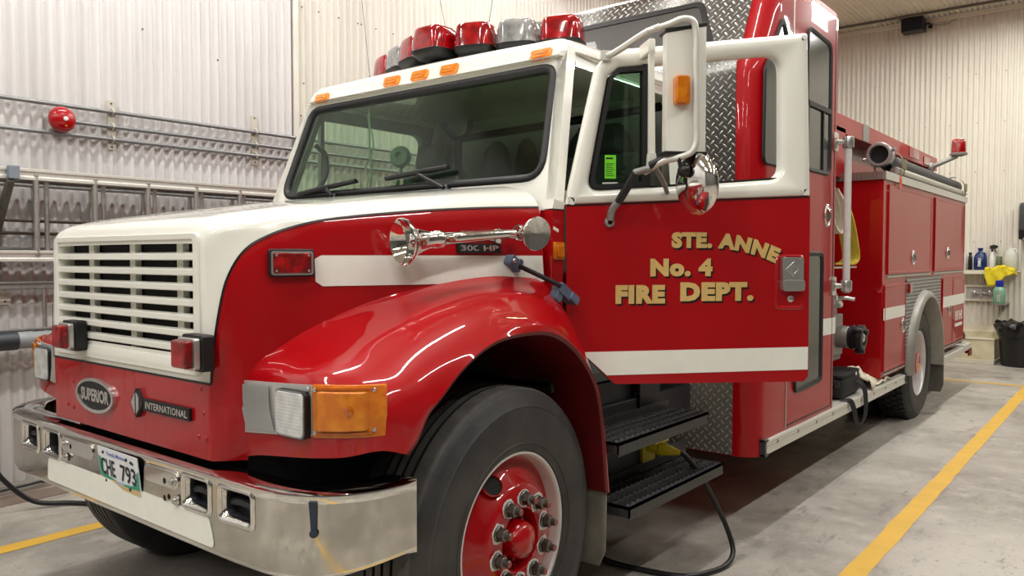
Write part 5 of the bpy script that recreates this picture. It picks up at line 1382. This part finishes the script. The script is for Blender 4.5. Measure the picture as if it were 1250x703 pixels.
m = MB(); m.prism(rrect(.90, 1.01, 2.255, 2.385, .012, 3), lambda u, v, d: (XW+d, u, v), 0, .05); m.build('back_box', PLATE, b, smooth=30, bevel=(.004, 2))
bc = (XW+.05, .955, 2.318)
m = MB(); m.lathe([(.05, 0), (.074, .004), (.080, .010), (.078, .022), (.071, .038), (.055, .052), (.035, .060), (.016, .064), (.0005, .065)], bc, (1, 0, 0), 40); m.build('gong', RED, b, smooth=60)
m = MB(); m.lathe([(.014, .060), (.013, .071), (.006, .074), (.0005, .075)], bc, (1, 0, 0), 16); m.build('gong_nut', WHITE, b)
m = MB(); m.lathe([(.010, .0), (.009, .003), (.0005, .004)], (bc[0]+.052, bc[1]+.005, bc[2]-.044), (.8, 0, -.6), 14); m.build('sticker', M('yellow_sticker', (232, 196, 60), .5), b)
# ladders hung flat on the wall
def ladder(name, label, x, z0, z1, y0, y1, rungs, rh, rw=.03, mat=ALU_PALE, group=None, rung_r=.0165, xr=None):
    t = thing(name, label, 'ladder', (x, y0, z0), group)
    for z, s in ((z1, 1), (z0, -1)):
        m = MB(); w = rw
        m.prism([(-w/2, -rh/2), (w/2, -rh/2), (w/2, -rh*.22), (w*.28, -rh*.16), (w*.28, rh*.16), (w/2, rh*.22), (w/2, rh/2), (-w/2, rh/2)], lambda u, v, d: (x+u, d, z+v), y0, y1)
        m.build('ladder_rail', mat, t, smooth=30, bevel=(.003, 1))
    for y in rungs:
        MB().cyl((x, y, z0), (x, y, z1), rung_r, n=12).build('rung', ALU, t)
    return t
L1 = [.735+.333*k for k in range(-8, 7)]
ladder('ladder', 'long pale aluminium ladder hung on its side, the front one on the left wall', -2.255, 1.478, 1.950, -2.1, 2.75, L1, .066, mat=ALU_PALE, group='ladders on the left wall')
ladder('ladder', 'weathered ladder section hung right behind the pale front ladder', -2.345, 1.478, 1.950, -2.2, 2.62, [y+.09 for y in L1], .060, mat=ALU_DULL, group='ladders on the left wall', rung_r=.014)
ladder('ladder', 'dull grey ladder hung closest to the wall behind the two others', -2.425, 1.505, 1.915, -2.3, 2.9, [y+.05 for y in L1], .05, mat=ALU_DULL, group='ladders on the left wall', rung_r=.014)
ladder('ladder', 'small grey ladder hung below the long ladders, left of the grille', -2.34, 1.03, 1.305, -2.2, .98, [.80-.36*k for k in range(0, 8)], .045, mat=ALU_DULL, group='ladders on the left wall', rung_r=.013)
br = thing('ladder_bracket', 'grey steel bracket with a blue grey cap carrying the ladders on the left wall', 'bracket', (XW, .58, 1.6))
m = MB(); m.prism([(-2.205, 1.90), (-2.235, 1.92), (-2.47, 1.66), (-2.47, 1.60), (-2.44, 1.60)], lambda u, v, d: (u, d, v), .575, .61); m.prism([(-2.485, 1.4), (-2.46, 1.4), (-2.46, 1.9), (-2.485, 1.9)], lambda u, v, d: (u, d, v), .57, .615); m.build('bracket_arm', M('olive_grey_steel', (104, 102, 92), .5, metal=.3, noise=(12, .2)), br, smooth=30, bevel=(.003, 1))
MB().box(-2.238, -2.200, .578, .635, 1.915, 1.992).build('bracket_cap', M('blue_grey_cap', (128, 138, 150), .5), br, smooth=30, bevel=(.006, 2))
for z, x, lab in ((1.700, -2.385, 'thin dark pole, upper of two lying behind the ladder rungs'), (1.625, -2.385, 'thin brown pole, lower of two lying behind the ladder rungs')):
    m = MB(); m.cyl((x, -2, z), (x, 2.4, z-.02), .010, n=10); tag(m.build('long_pole', M('dark_wood_pole', (70, 56, 42), .6, noise=(20, .3)), at=(x, -2, z)), lab, 'pole', 'poles behind the ladders')
m = MB(); m.prism(rrect(.605, .665, 1.19, 1.30, .006, 2), lambda u, v, d: (XW+d, u, v), 0, .012); m.lathe([(.007, .012), (.0005, .016)], (XW, .635, 1.28), (1, 0, 0), 8, 1); m.lathe([(.007, .012), (.0005, .016)], (XW, .635, 1.21), (1, 0, 0), 8, 1)
tag(m.build('wall_plate', [PLATE, SCREW], smooth=0, at=(XW, .635, 1.19)), 'small cream screwed plate on the wall under the ladders', 'plate')
hh = thing('hard_suction_hose', 'thick grey pipe with a dark sleeve lying along the wall left of the grille', 'pipe', (-2.30, -1.5, .94))
MB().cyl((-2.27, -2.2, .99), (-2.27, .62, .99), .054, n=24).build('dark_sleeve', M('dark_slate_sleeve', (52, 56, 62), .45, noise=(20, .2)), hh)
m = MB(); m.lathe([(.03, 0), (.047, .002), (.050, .01), (.050, .10), (.046, .11), (.046, .40), (.03, .41), (.0005, .41)], (-2.27, .60, .99), (0, 1, 0), 24); m.build('grey_end', M('grey_pvc', (150, 153, 156), .45, noise=(20, .15)), hh)
m = MB(); m.prism([(-2.485, .90), (-2.20, .90), (-2.20, .932), (-2.46, .932), (-2.46, 1.1), (-2.485, 1.1)], lambda u, v, d: (u, d, v), .28, .32); m.prism([(-2.485, .90), (-2.20, .90), (-2.20, .932), (-2.46, .932), (-2.46, 1.1), (-2.485, 1.1)], lambda u, v, d: (u, d, v), -.9, -.86)
m.box(-2.487, -2.47, -.9, .32, .90, .93)
tag(m.build('pipe_bracket', GALV, smooth=0, at=(XW, 0, .9)), 'grey wall bracket holding up the thick grey pipe', 'bracket')
m = MB(); m.tube([(XW+.0, -1.25, .98), (XW+.05, -1.2, .95), (-2.40, -.7, .80), (-2.34, .20, .60), (-2.30, .42, .40), (-2.27, .54, .19), (-2.23, .68, .045), (-2.14, .84, .016), (-1.95, .96, .014), (-1.4, 1.35, .014), (-1.0, 2.2, .014)], .014, 10, smooth=8)
tag(m.build('power_cord', CORD, smooth=60, at=(-2.23, .68, .016)), 'black cord drooping from the left wall to the floor under the truck', 'cord')
m = MB(); m.tube([(XW+.085, -1, .085), (XW+.08, .3, .082), (XW+.078, .55, .098), (XW+.075, .72, .104), (XW+.075, .80, .11)], .007, 8, smooth=5); m.lathe([(.012, -.012), (.014, 0), (.012, .012)], (XW+.075, .80, .11), (0, 1, 0), 10)
tag(m.build('thin_wire', CORD, smooth=60, at=(XW+.08, 0, .085)), 'thin black wire lying on the base plate of the left wall', 'wire')

# ------------------------------------------------------------------ shore line from the step to the floor
pg = thing('shore_power_cord', 'black cord with a yellow plug running from the cab step down to the floor', 'cord', (1.03, 2.2, 0))
m = MB(); m.tube([(1.075, 2.25, .566), (1.115, 2.275, .535), (1.17, 2.33, .44), (1.215, 2.42, .28), (1.252, 2.48, .14), (1.283, 2.47, .05), (1.293, 2.38, .016), (1.262, 2.24, .013), (1.20, 2.13, .013), (1.03, 2.08, .013), (.82, 2.07, .013), (.3, 2.3, .013)], .0125, 10, smooth=8); m.build('cord', CORD, pg, smooth=60)
m = MB(); c0 = Vector((.985, 2.172, .575)); ca_ = Vector((.70, .50, -.18)).normalized()
m.lathe([(.028, -.01), (.031, .0), (.031, .035), (.036, .04), (.036, .07), (.030, .085), (.022, .12), (.016, .135), (.0135, .15)], c0, ca_, 8); m.box(.99, 1.05, 2.18, 2.25, .595, .607); m.build('plug', YELLOWPL, pg, smooth=30, bevel=(.003, 2))
# black tool bag on the running board
bg = thing('tool_bag', 'black nylon bag with a hanging strap lying on the running board', 'bag', (1.1, 4.75, .487))
def softbox(cx, cy, cz, hx, hy, hz, p=3.5, nu=28, nv=14, seed=1, wob=.05):
    rnd = random.Random(seed); ph = [rnd.uniform(0, 6) for _ in range(6)]
    rows = []
    for i in range(nv+1):
        v = -PI/2+PI*i/nv; row = []
        for k in range(nu):
            u = 2*PI*k/nu; sg = lambda q, e: math.copysign(abs(q)**(2/e), q)
            x, y, z = sg(math.cos(v), p)*sg(math.cos(u), p), sg(math.cos(v), p)*sg(math.sin(u), p), sg(math.sin(v), p)
            w = 1+wob*(math.sin(3*u+ph[0]+2*z)+.6*math.sin(5*y*2+ph[1])+.6*math.sin(4*x*2+ph[2]))*.5
            row.append((cx+x*hx*w, cy+y*hy*w, cz+(z*hz*(w if z > 0 else 1))))
        rows.append(row)
    return rows
m = MB(); m.grid(softbox(1.09, 4.72, .570, .110, .25, .083, p=5.5, seed=2, wob=.03), cx=True); m.build('bag_body', BAGBLACK, bg, smooth=60)
m = MB(); m.grid(softbox(1.10, 4.71, .650, .105, .25, .018, p=5, seed=5, wob=.03), cx=True); m.build('bag_flap', BAGBLACK, bg, smooth=60)
def strap_(mb, pts, w, wdir, th=.003, smooth=6):
    P = crom(pts, smooth); wd_ = Vector(wdir)
    top = [[p-wd_*w/2, p+wd_*w/2] for p in P]
    mb.grid(top); nrm = []
    for i, p in enumerate(P):
        t = (P[min(i+1, len(P)-1)]-P[max(i-1, 0)]).normalized(); nrm.append(t.cross(wd_).normalized()*th)
    mb.grid([[p-wd_*w/2+n_, p+wd_*w/2+n_] for p, n_ in zip(P, nrm)])
    for s in (-.5, .5): mb.grid([[p+wd_*w*s, p+wd_*w*s+n_] for p, n_ in zip(P, nrm)])
    return mb
m = MB(); strap_(m, [(1.16, 4.80, .60), (1.235, 4.84, .56), (1.258, 4.85, .44), (1.262, 4.82, .34), (1.258, 4.72, .285), (1.258, 4.63, .33), (1.258, 4.56, .43), (1.245, 4.50, .495), (1.2, 4.46, .50)], .055, (.25, .93, .2)); m.build('bag_strap', BAGBLACK, bg, smooth=60)
m = MB(); m.lathe([(.014, 0), (.012, .006), (.0005, .008)], (1.20, 4.80, .64), (1, 0, .2), 12); m.build('bag_badge', WHITE, bg)
# cream canvas cloth draped beside it
rnd = random.Random(4); rows_ = []
nU, nV = 30, 14
for i in range(nU+1):
    t = i/nU; row = []
    yc = 5.045+t*.72; wid = .21-.07*t+.03*math.sin(5*t+1)
    for j in range(nV+1):
        s = j/nV-.5
        x = 1.10+s*wid*1.1+.065*t+.012*math.sin(9*t+2); y = yc+.06*math.sin(5*s+3*t)
        z = .502+.15*math.exp(-((t-.08)/.16)**2)*(1-1.3*abs(s+.1))+.055*math.exp(-((t-.5)/.28)**2)*(1-abs(2*s))+.014*math.sin(19*s+7*t)+.010*math.sin(31*s-15*t)+.010*math.sin(23*t)
        z = max(z, .494+.004*math.sin(20*s+9*t))
        if x > 1.235: z = min(z, .50-(x-1.235)*1.6); x = 1.245+(x-1.235)*.15+.006*math.sin(14*t)
        row.append((x, y, z))
    rows_.append(row)
tag(MB().grid(rows_).build('canvas_cloth', CANVAS, smooth=80, solid=.006, at=(1.12, 5.3, .49), recalc=False), 'crumpled cream canvas cloth draped over the running board beside the black bag', 'cloth')
# hoses folded in the rack behind the enclosure
HW = M('white_fire_hose', (222, 216, 200), .8, noise=(50, .12), bump=(150, .2)); HY = M('yellow_fire_hose', (206, 186, 66), .8, noise=(50, .15), bump=(150, .2))
m = MB()
for k in range(3):
    x = 1.05+.035*k
    strap_(m, [(x, 4.55, 1.95), (x+.01, 4.64, 1.88), (x+.015, 4.70, 1.76), (x+.02, 4.68, 1.66), (x+.015, 4.60, 1.635), (x+.01, 4.50, 1.67), (x, 4.42, 1.80)], .03, (1, 0, 0), .012)
tag(m.build('fire_hose', HW, smooth=60, at=(1.08, 4.6, 1.62)), 'white folded fire hose looping down beside the pale hand rail', 'hose', 'folded hoses behind the hand rail')
m = MB()
for k in range(3):
    x = 1.02+.042*k
    strap_(m, [(x-.05, 4.68, 1.97), (x-.03, 4.79, 1.92), (x+.0, 4.92, 1.80), (x+.02, 5.00, 1.62), (x+.03, 5.03, 1.46), (x+.02, 4.98, 1.424), (x+.01, 4.82, 1.418), (x, 4.55, 1.42)], .04, (1, 0, 0), .014)
m2 = tag(m.build('fire_hose', HY, smooth=60, at=(1.08, 4.7, 1.42)), 'yellow folded fire hose hanging behind the white one by the hand rail', 'hose', 'folded hoses behind the hand rail')

# ------------------------------------------------------------------ back wall: shelf, sink, bottles, bin
CREAM = M('cream_painted_wood', (222, 216, 196), .4, noise=(8, .06))
m = MB(); m.box(.35, 1.13, 11.74, 11.985, 1.262, 1.29); m.box(.35, 1.13, 11.74, 11.756, 1.235, 1.29)
for x in (.5, 1.05): m.prism([(11.985, 1.24), (11.985, 1.05), (11.97, 1.05), (11.78, 1.24)], lambda u, v, d: (x+d, u, v), -.012, .012)
SHELF = tag(m.build('wall_shelf', CREAM, smooth=0, bevel=(.003, 1), at=(.74, 11.86, 1.262)), 'cream shelf on the back wall carrying bottles and jugs', 'shelf')
fw_ = thing('wall_tap', 'chrome wall tap in a pale framed recess above the floor sink', 'tap', (.97, 11.98, .95))
m = MB(); m.ring(rrect(.735, 1.185, .845, 1.075, .008, 2), rrect(.765, 1.155, .875, 1.045, .006, 2), lambda u, v, d: (u, 11.965-d, v), 0, .03); m.prism(rrect(.76, 1.16, .87, 1.05, .004, 2), lambda u, v, d: (u, 11.965-d, v), 0, .004, 1); m.build('recess_frame', [CREAM, M('grey_recess', (196, 194, 190), .4)], fw_, smooth=0)
m = MB(); m.cyl((.84, 11.93, .965), (1.10, 11.93, .965), .020, n=14); m.cyl((.97, 11.93, .965), (.97, 11.80, .93), .014, n=12); m.cyl((.97, 11.80, .93), (.97, 11.80, .885), .013, n=12); m.cyl((.96, 11.93, .98), (.985, 11.955, 1.20), .006, n=8); m.lathe([(.03, 0), (.035, .02), (.02, .03), (.0005, .03)], (.985, 11.955, 1.20), (0, -.3, 1), 14)
for x in (.86, 1.08): m.lathe([(.018, 0), (.02, .03), (.034, .035), (.036, .05), (.02, .058), (.0005, .06)], (x, 11.925, .965), (0, -1, 0), 14); m.tube([(x-.035, 11.87, .965), (x+.035, 11.87, .965)], .009, 8); m.tube([(x, 11.87, .93), (x, 11.87, 1.0)], .009, 8)
m.build('tap_body', STEEL, fw_, smooth=45)
sk = thing('floor_sink', 'low cream mop sink standing on the floor against the back wall', 'sink', (1.0, 11.7, 0))
SINKM = M('stained_cream_panel', (226, 220, 190), .45, noise=(5, .14), c2=(196, 186, 146))
m = MB()
for bx_ in ((.50, 1.20, 11.42, 11.47, 0, .335), (.50, 1.20, 11.90, 11.98, 0, .42), (1.15, 1.20, 11.42, 11.98, 0, .335), (.50, .55, 11.42, 11.98, 0, .335)): m.box(*bx_)
m.box(.50, 1.20, 11.42, 11.98, .0, .06); m.build('basin', SINKM, sk, smooth=0, bevel=(.006, 2))
m = MB(); m.box(.48, 1.215, 11.405, 11.425, 0, .06); m.box(1.195, 1.215, 11.405, 11.98, 0, .06); m.box(.50, 1.205, 11.41, 11.475, .335, .36); m.build('basin_trim', CREAM, sk, smooth=0, bevel=(.004, 1))
m = MB(); m.box(.48, 1.17, 11.955, 11.985, .42, .50); tag(m.build('splash_ledge', CREAM, smooth=0, at=(.8, 11.97, .42)), 'cream ledge strip running above the floor sink', 'ledge')
def bottle(name, label, cat, prof, c, mat, cap=None, capmat=None, body_p=None, sx=1, sy=1, extra=None, group=None):
    t = thing(name, label, cat, c, group); m = MB(); lay = []
    n = 28
    for r, z in prof:
        lay.append([(c[0]+(u-0)*1, c[1]+v, c[2]+z) for u, v in superrect(0, 0, max(r, .0008)*sx, max(r, .0008)*sy, 0, n, body_p or 2.0)])
    m.grid(lay, cx=True); m.add(lay[0], [tuple(range(n))]); m.add(lay[-1], [tuple(range(n))]); m.build('bottle_body', mat, t, smooth=50)
    if cap:
        k = MB(); k.lathe(cap, (c[0], c[1], c[2]), (0, 0, 1), 18); k.build('cap', capmat, t, smooth=40)
    if extra: extra(t, c)
    return t
ZS = 1.2905
PLW = M('milky_plastic', (226, 226, 220), .45, noise=(12, .06)); PLB = M('dark_blue_plastic', (14, 40, 96), .35, noise=(12, .1)); PLK = M('black_bottle', (22, 24, 28), .35)
jug = [(.07, 0), (.078, .01), (.08, .10), (.078, .17), (.06, .215), (.030, .245), (.024, .255), (.024, .27)]
def labelpatch(w, z0, z1, mat, r):
    def f(t, c):
        m = MB(); rows = []
        for i in range(9):
            a = -PI/2+(i/8-.5)*w; rows.append([(c[0]+r*math.cos(a), c[1]+r*math.sin(a), c[2]+z) for z in (z0, z1)])
        m.grid(rows); m.build('paper_label', mat, t, smooth=60)
    return f
LBW = M('white_label', (226, 226, 226), .5, noise=(60, .5), c2=(110, 120, 150)); LBG = M('green_label', (120, 140, 96), .5, noise=(60, .5), c2=(60, 60, 40)); LBD = M('dark_label', (60, 50, 40), .5, noise=(80, .5), c2=(220, 220, 210))
def grip(t, c, w=.055, z0=.14, z1=.24, mat=None):
    m = MB(); m.tube([(c[0]+w*.4, c[1]-.02, c[2]+z1), (c[0]+w*1.25, c[1]-.02, c[2]+z1-.015), (c[0]+w*1.3, c[1]-.02, c[2]+z0)], .013, 8, smooth=4); m.build('grip', mat or PLW, t, smooth=60)
bottle('jug', 'milky white jug on the shelf, half hidden by the rear of the truck', 'jug', [(r*1.2, z*1.15) for r, z in jug], (.68, 11.87, ZS), PLW, [(.034, .30), (.036, .335), (.0005, .337)], WHITE, 4, extra=labelpatch(1.4, .04, .16, LBW, .098))
bottle('bottle', 'slim black bottle on the shelf left of the dark blue jug', 'bottle', [(.024, 0), (.026, .01), (.026, .17), (.022, .20), (.016, .21), (.016, .225)], (.815, 11.88, ZS), PLK, [(.020, .222), (.021, .25), (.0005, .252)], PLK)
bottle('jug', 'dark blue jug on the shelf of the back wall', 'jug', [(r*1.0, z*1.06) for r, z in jug], (.940, 11.89, ZS), PLB, [(.032, .28), (.034, .315), (.0005, .317)], PLB, 3.4, extra=lambda t, c: (labelpatch(.8, .05, .17, LBW, .081)(t, c), grip(t, c, .045, .17, .25, PLB)))
def trig(t, c):
    m = MB(); m.cyl((c[0], c[1], c[2]+.255), (c[0], c[1], c[2]+.30), .016, .013, 12); m.prism([(-.03, .30), (.045, .30), (.07, .325), (.07, .345), (.02, .36), (-.03, .345)], lambda u, v, d: (c[0]+u, c[1]+d, c[2]+v), -.012, .012); m.prism([(.035, .30), (.06, .24), (.048, .238), (.02, .295)], lambda u, v, d: (c[0]+u, c[1]+d, c[2]+v), -.008, .008); m.build('spray_trigger', BLACK, t, smooth=0)
bottle('spray_bottle', 'white spray bottle with a black trigger on the shelf', 'bottle', [(.038, 0), (.042, .01), (.042, .15), (.038, .18), (.022, .225), (.018, .26)], (1.085, 11.89, ZS), PLW, extra=trig)
bottle('can', 'short olive patterned can beside the white spray bottle', 'can', [(.034, 0), (.036, .004), (.036, .19), (.034, .194), (.001, .194)], (1.170, 11.90, ZS), LBG)
m = MB(); m.box(1.131, 1.42, 11.74, 11.985, 1.262, 1.29); tag(m.build('corner_shelf', CREAM, smooth=0, bevel=(.003, 1), at=(1.27, 11.9, 1.262)), 'short cream shelf end under the yellow cloth and the pale jug', 'shelf')
bottle('jug', 'pale translucent jug on the shelf behind the yellow cloth', 'jug', [(r*1.12, z*1.24) for r, z in jug], (1.31, 11.895, ZS), M('cloudy_plastic', (196, 198, 184), .4, noise=(10, .08)), [(.030, .325), (.032, .352), (.0005, .354)], PLW, 3.0, extra=lambda t, c: grip(t, c, .055, .2, .30, PLW))
# hanging soap bottle
GRN = M('green_soap', (120, 168, 140), .25, noise=(8, .1))
bottle('soap_bottle', 'square green soap bottle with a blue cap under the yellow cloth', 'bottle', [(.066, 0), (.072, .012), (.072, .18), (.062, .21), (.045, .225), (.036, .235)], (1.215, 11.64, .835), GRN, [(.046, .232), (.050, .236), (.050, .31), (.04, .318), (.0005, .319)], M('royal_blue_cap', (24, 40, 150), .35), 5, extra=labelpatch(1.1, .03, .16, LBD, .0745))
m = MB(); m.box(1.13, 1.30, 11.56, 11.985, .818, .834); m.prism([(11.985, .818), (11.985, .70), (11.66, .818)], lambda u, v, d: (1.215+d, u, v), -.01, .01); tag(m.build('soap_holder', GREYTRIM, smooth=0, at=(1.225, 11.9, .78)), 'small grey wall holder under the green soap bottle', 'holder')
# yellow cloth over the shelf end
rows_ = []
for i in range(33):
    t = i/32; row = []
    for j in range(15):
        s = j/14
        x = 1.035+.37*t
        y = 11.80-.095*min(s/.40, 1)-.010*math.sin(12*t+4*s)
        drop = max(0, s-.45)
        z = 1.318+.010*math.sin(9*t+2)*math.sin(3*s+.5)+.05*math.exp(-((t-.45)/.22)**2)*(1-s)-drop*(.46*(1-t*.75)+.06*math.sin(7*t))+.008*math.sin(25*t+6*s)
        row.append((x+.02*math.sin(8*s), y-.02*drop*math.sin(20*t), z))
    rows_.append(row)
tag(MB().grid(rows_).build('yellow_cloth', M('yellow_cloth', (232, 212, 40), .85, noise=(30, .15), bump=(120, .2)), smooth=80, solid=.006, at=(1.27, 11.8, 1.29), recalc=False), 'bright yellow cloth draped over the end of the shelf', 'cloth')
# bin with a black bag
bn = thing('rubbish_bin', 'round black bin with a crumpled black bag by the back wall', 'bin', (1.49, 11.52, 0))
m = MB(); m.lathe([(.0005, 0), (.21, 0), (.225, .01), (.25, .30), (.262, .52), (.27, .525), (.27, .545), (.25, .545)], (1.49, 11.52, 0), (0, 0, 1), 36); m.build('bin_body', BLACK, bn, smooth=50)
rnd = random.Random(9); lay = []
for z, r, w in ((.40, .272, .012), (.47, .288, .022), (.53, .30, .03), (.575, .295, .03), (.60, .262, .03), (.585, .21, .025), (.53, .15, .02), (.50, .02, .0)):
    row = []
    for k in range(48):
        a = 2*PI*k/48; q = w*(math.sin(7*a+z*30)+.7*math.sin(13*a-z*21)+.5*math.sin(19*a+z*50))*.6
        row.append((1.49+(r+q)*math.cos(a), 11.52+(r+q)*math.sin(a), z+q*.9))
    lay.append(row)
m = MB(); m.grid(lay, cx=True); m.build('bin_bag', M('glossy_black_bag', (16, 16, 18), .22, noise=(20, .2), bump=(35, .4)), bn, smooth=70)
# black speaker under the ceiling and a dark dispenser at the right
sp2 = thing('wall_speaker', 'small black box speaker mounted high under the ceiling on the back wall', 'speaker', (.03, 11.985, 4.88))
m = MB(); m.prism(rpoly([(11.70, 4.79), (11.93, 4.79), (11.93, 4.985), (11.70, 4.985)], .012, 3), lambda u, v, d: (.03+d, u, v), -.15, .14); m.build('speaker_case', BLACK, sp2, smooth=30)
m = MB(); m.prism(rrect(-.105, .155, 4.802, 4.972, .01, 3), lambda u, v, d: (u, 11.70-d, v), 0, .006); m.build('speaker_grille', M('navy_grille_cloth', (16, 20, 34), .7, bump=(400, .3)), sp2, smooth=0)
m = MB(); m.tube([(.17, 11.85, 4.88), (.21, 11.86, 4.90), (.23, 11.95, 4.88)], .018, 8, smooth=3); m.lathe([(.03, 0), (.03, .012), (.0005, .013)], (.22, 11.98, 4.88), (0, -1, 0), 14); m.build('speaker_bracket', BLACK, sp2, smooth=45)
m = MB(); m.tube([(.22, 11.97, 4.91), (.38, 11.97, 4.87), (.56, 11.97, 4.92), (.66, 11.97, 4.985)], .005, 6, smooth=6); tag(m.build('speaker_wire', GALV, smooth=60, at=(.4, 11.97, 4.9)), 'thin pale wire sagging from the speaker along the back wall', 'wire')
m = MB(); m.cyl((XL+.1, 11.55, 4.968), (7, 11.55, 4.968), .02, n=12); tag(m.build('ceiling_conduit', M('dark_conduit', (92, 88, 80), .5), smooth=50, at=(0, 11.55, 4.968)), 'dark straight conduit under the ceiling along the back wall', 'conduit')
ds = thing('towel_dispenser', 'black dispenser on the back wall at the right edge of the photo', 'dispenser', (1.58, 11.98, 1.72))
m = MB(); m.prism(rpoly([(11.985, 1.72), (11.78, 1.72), (11.76, 1.85), (11.80, 2.20), (11.985, 2.24)], .03, 4), lambda u, v, d: (1.58+d, u, v), -.17, .17); m.build('dispenser_case', BLACK, ds, smooth=35)
m = MB(); m.box(1.46, 1.70, 11.772, 11.80, 1.715, 1.74); m.build('dispenser_mouth', GREYTRIM, ds, smooth=0)
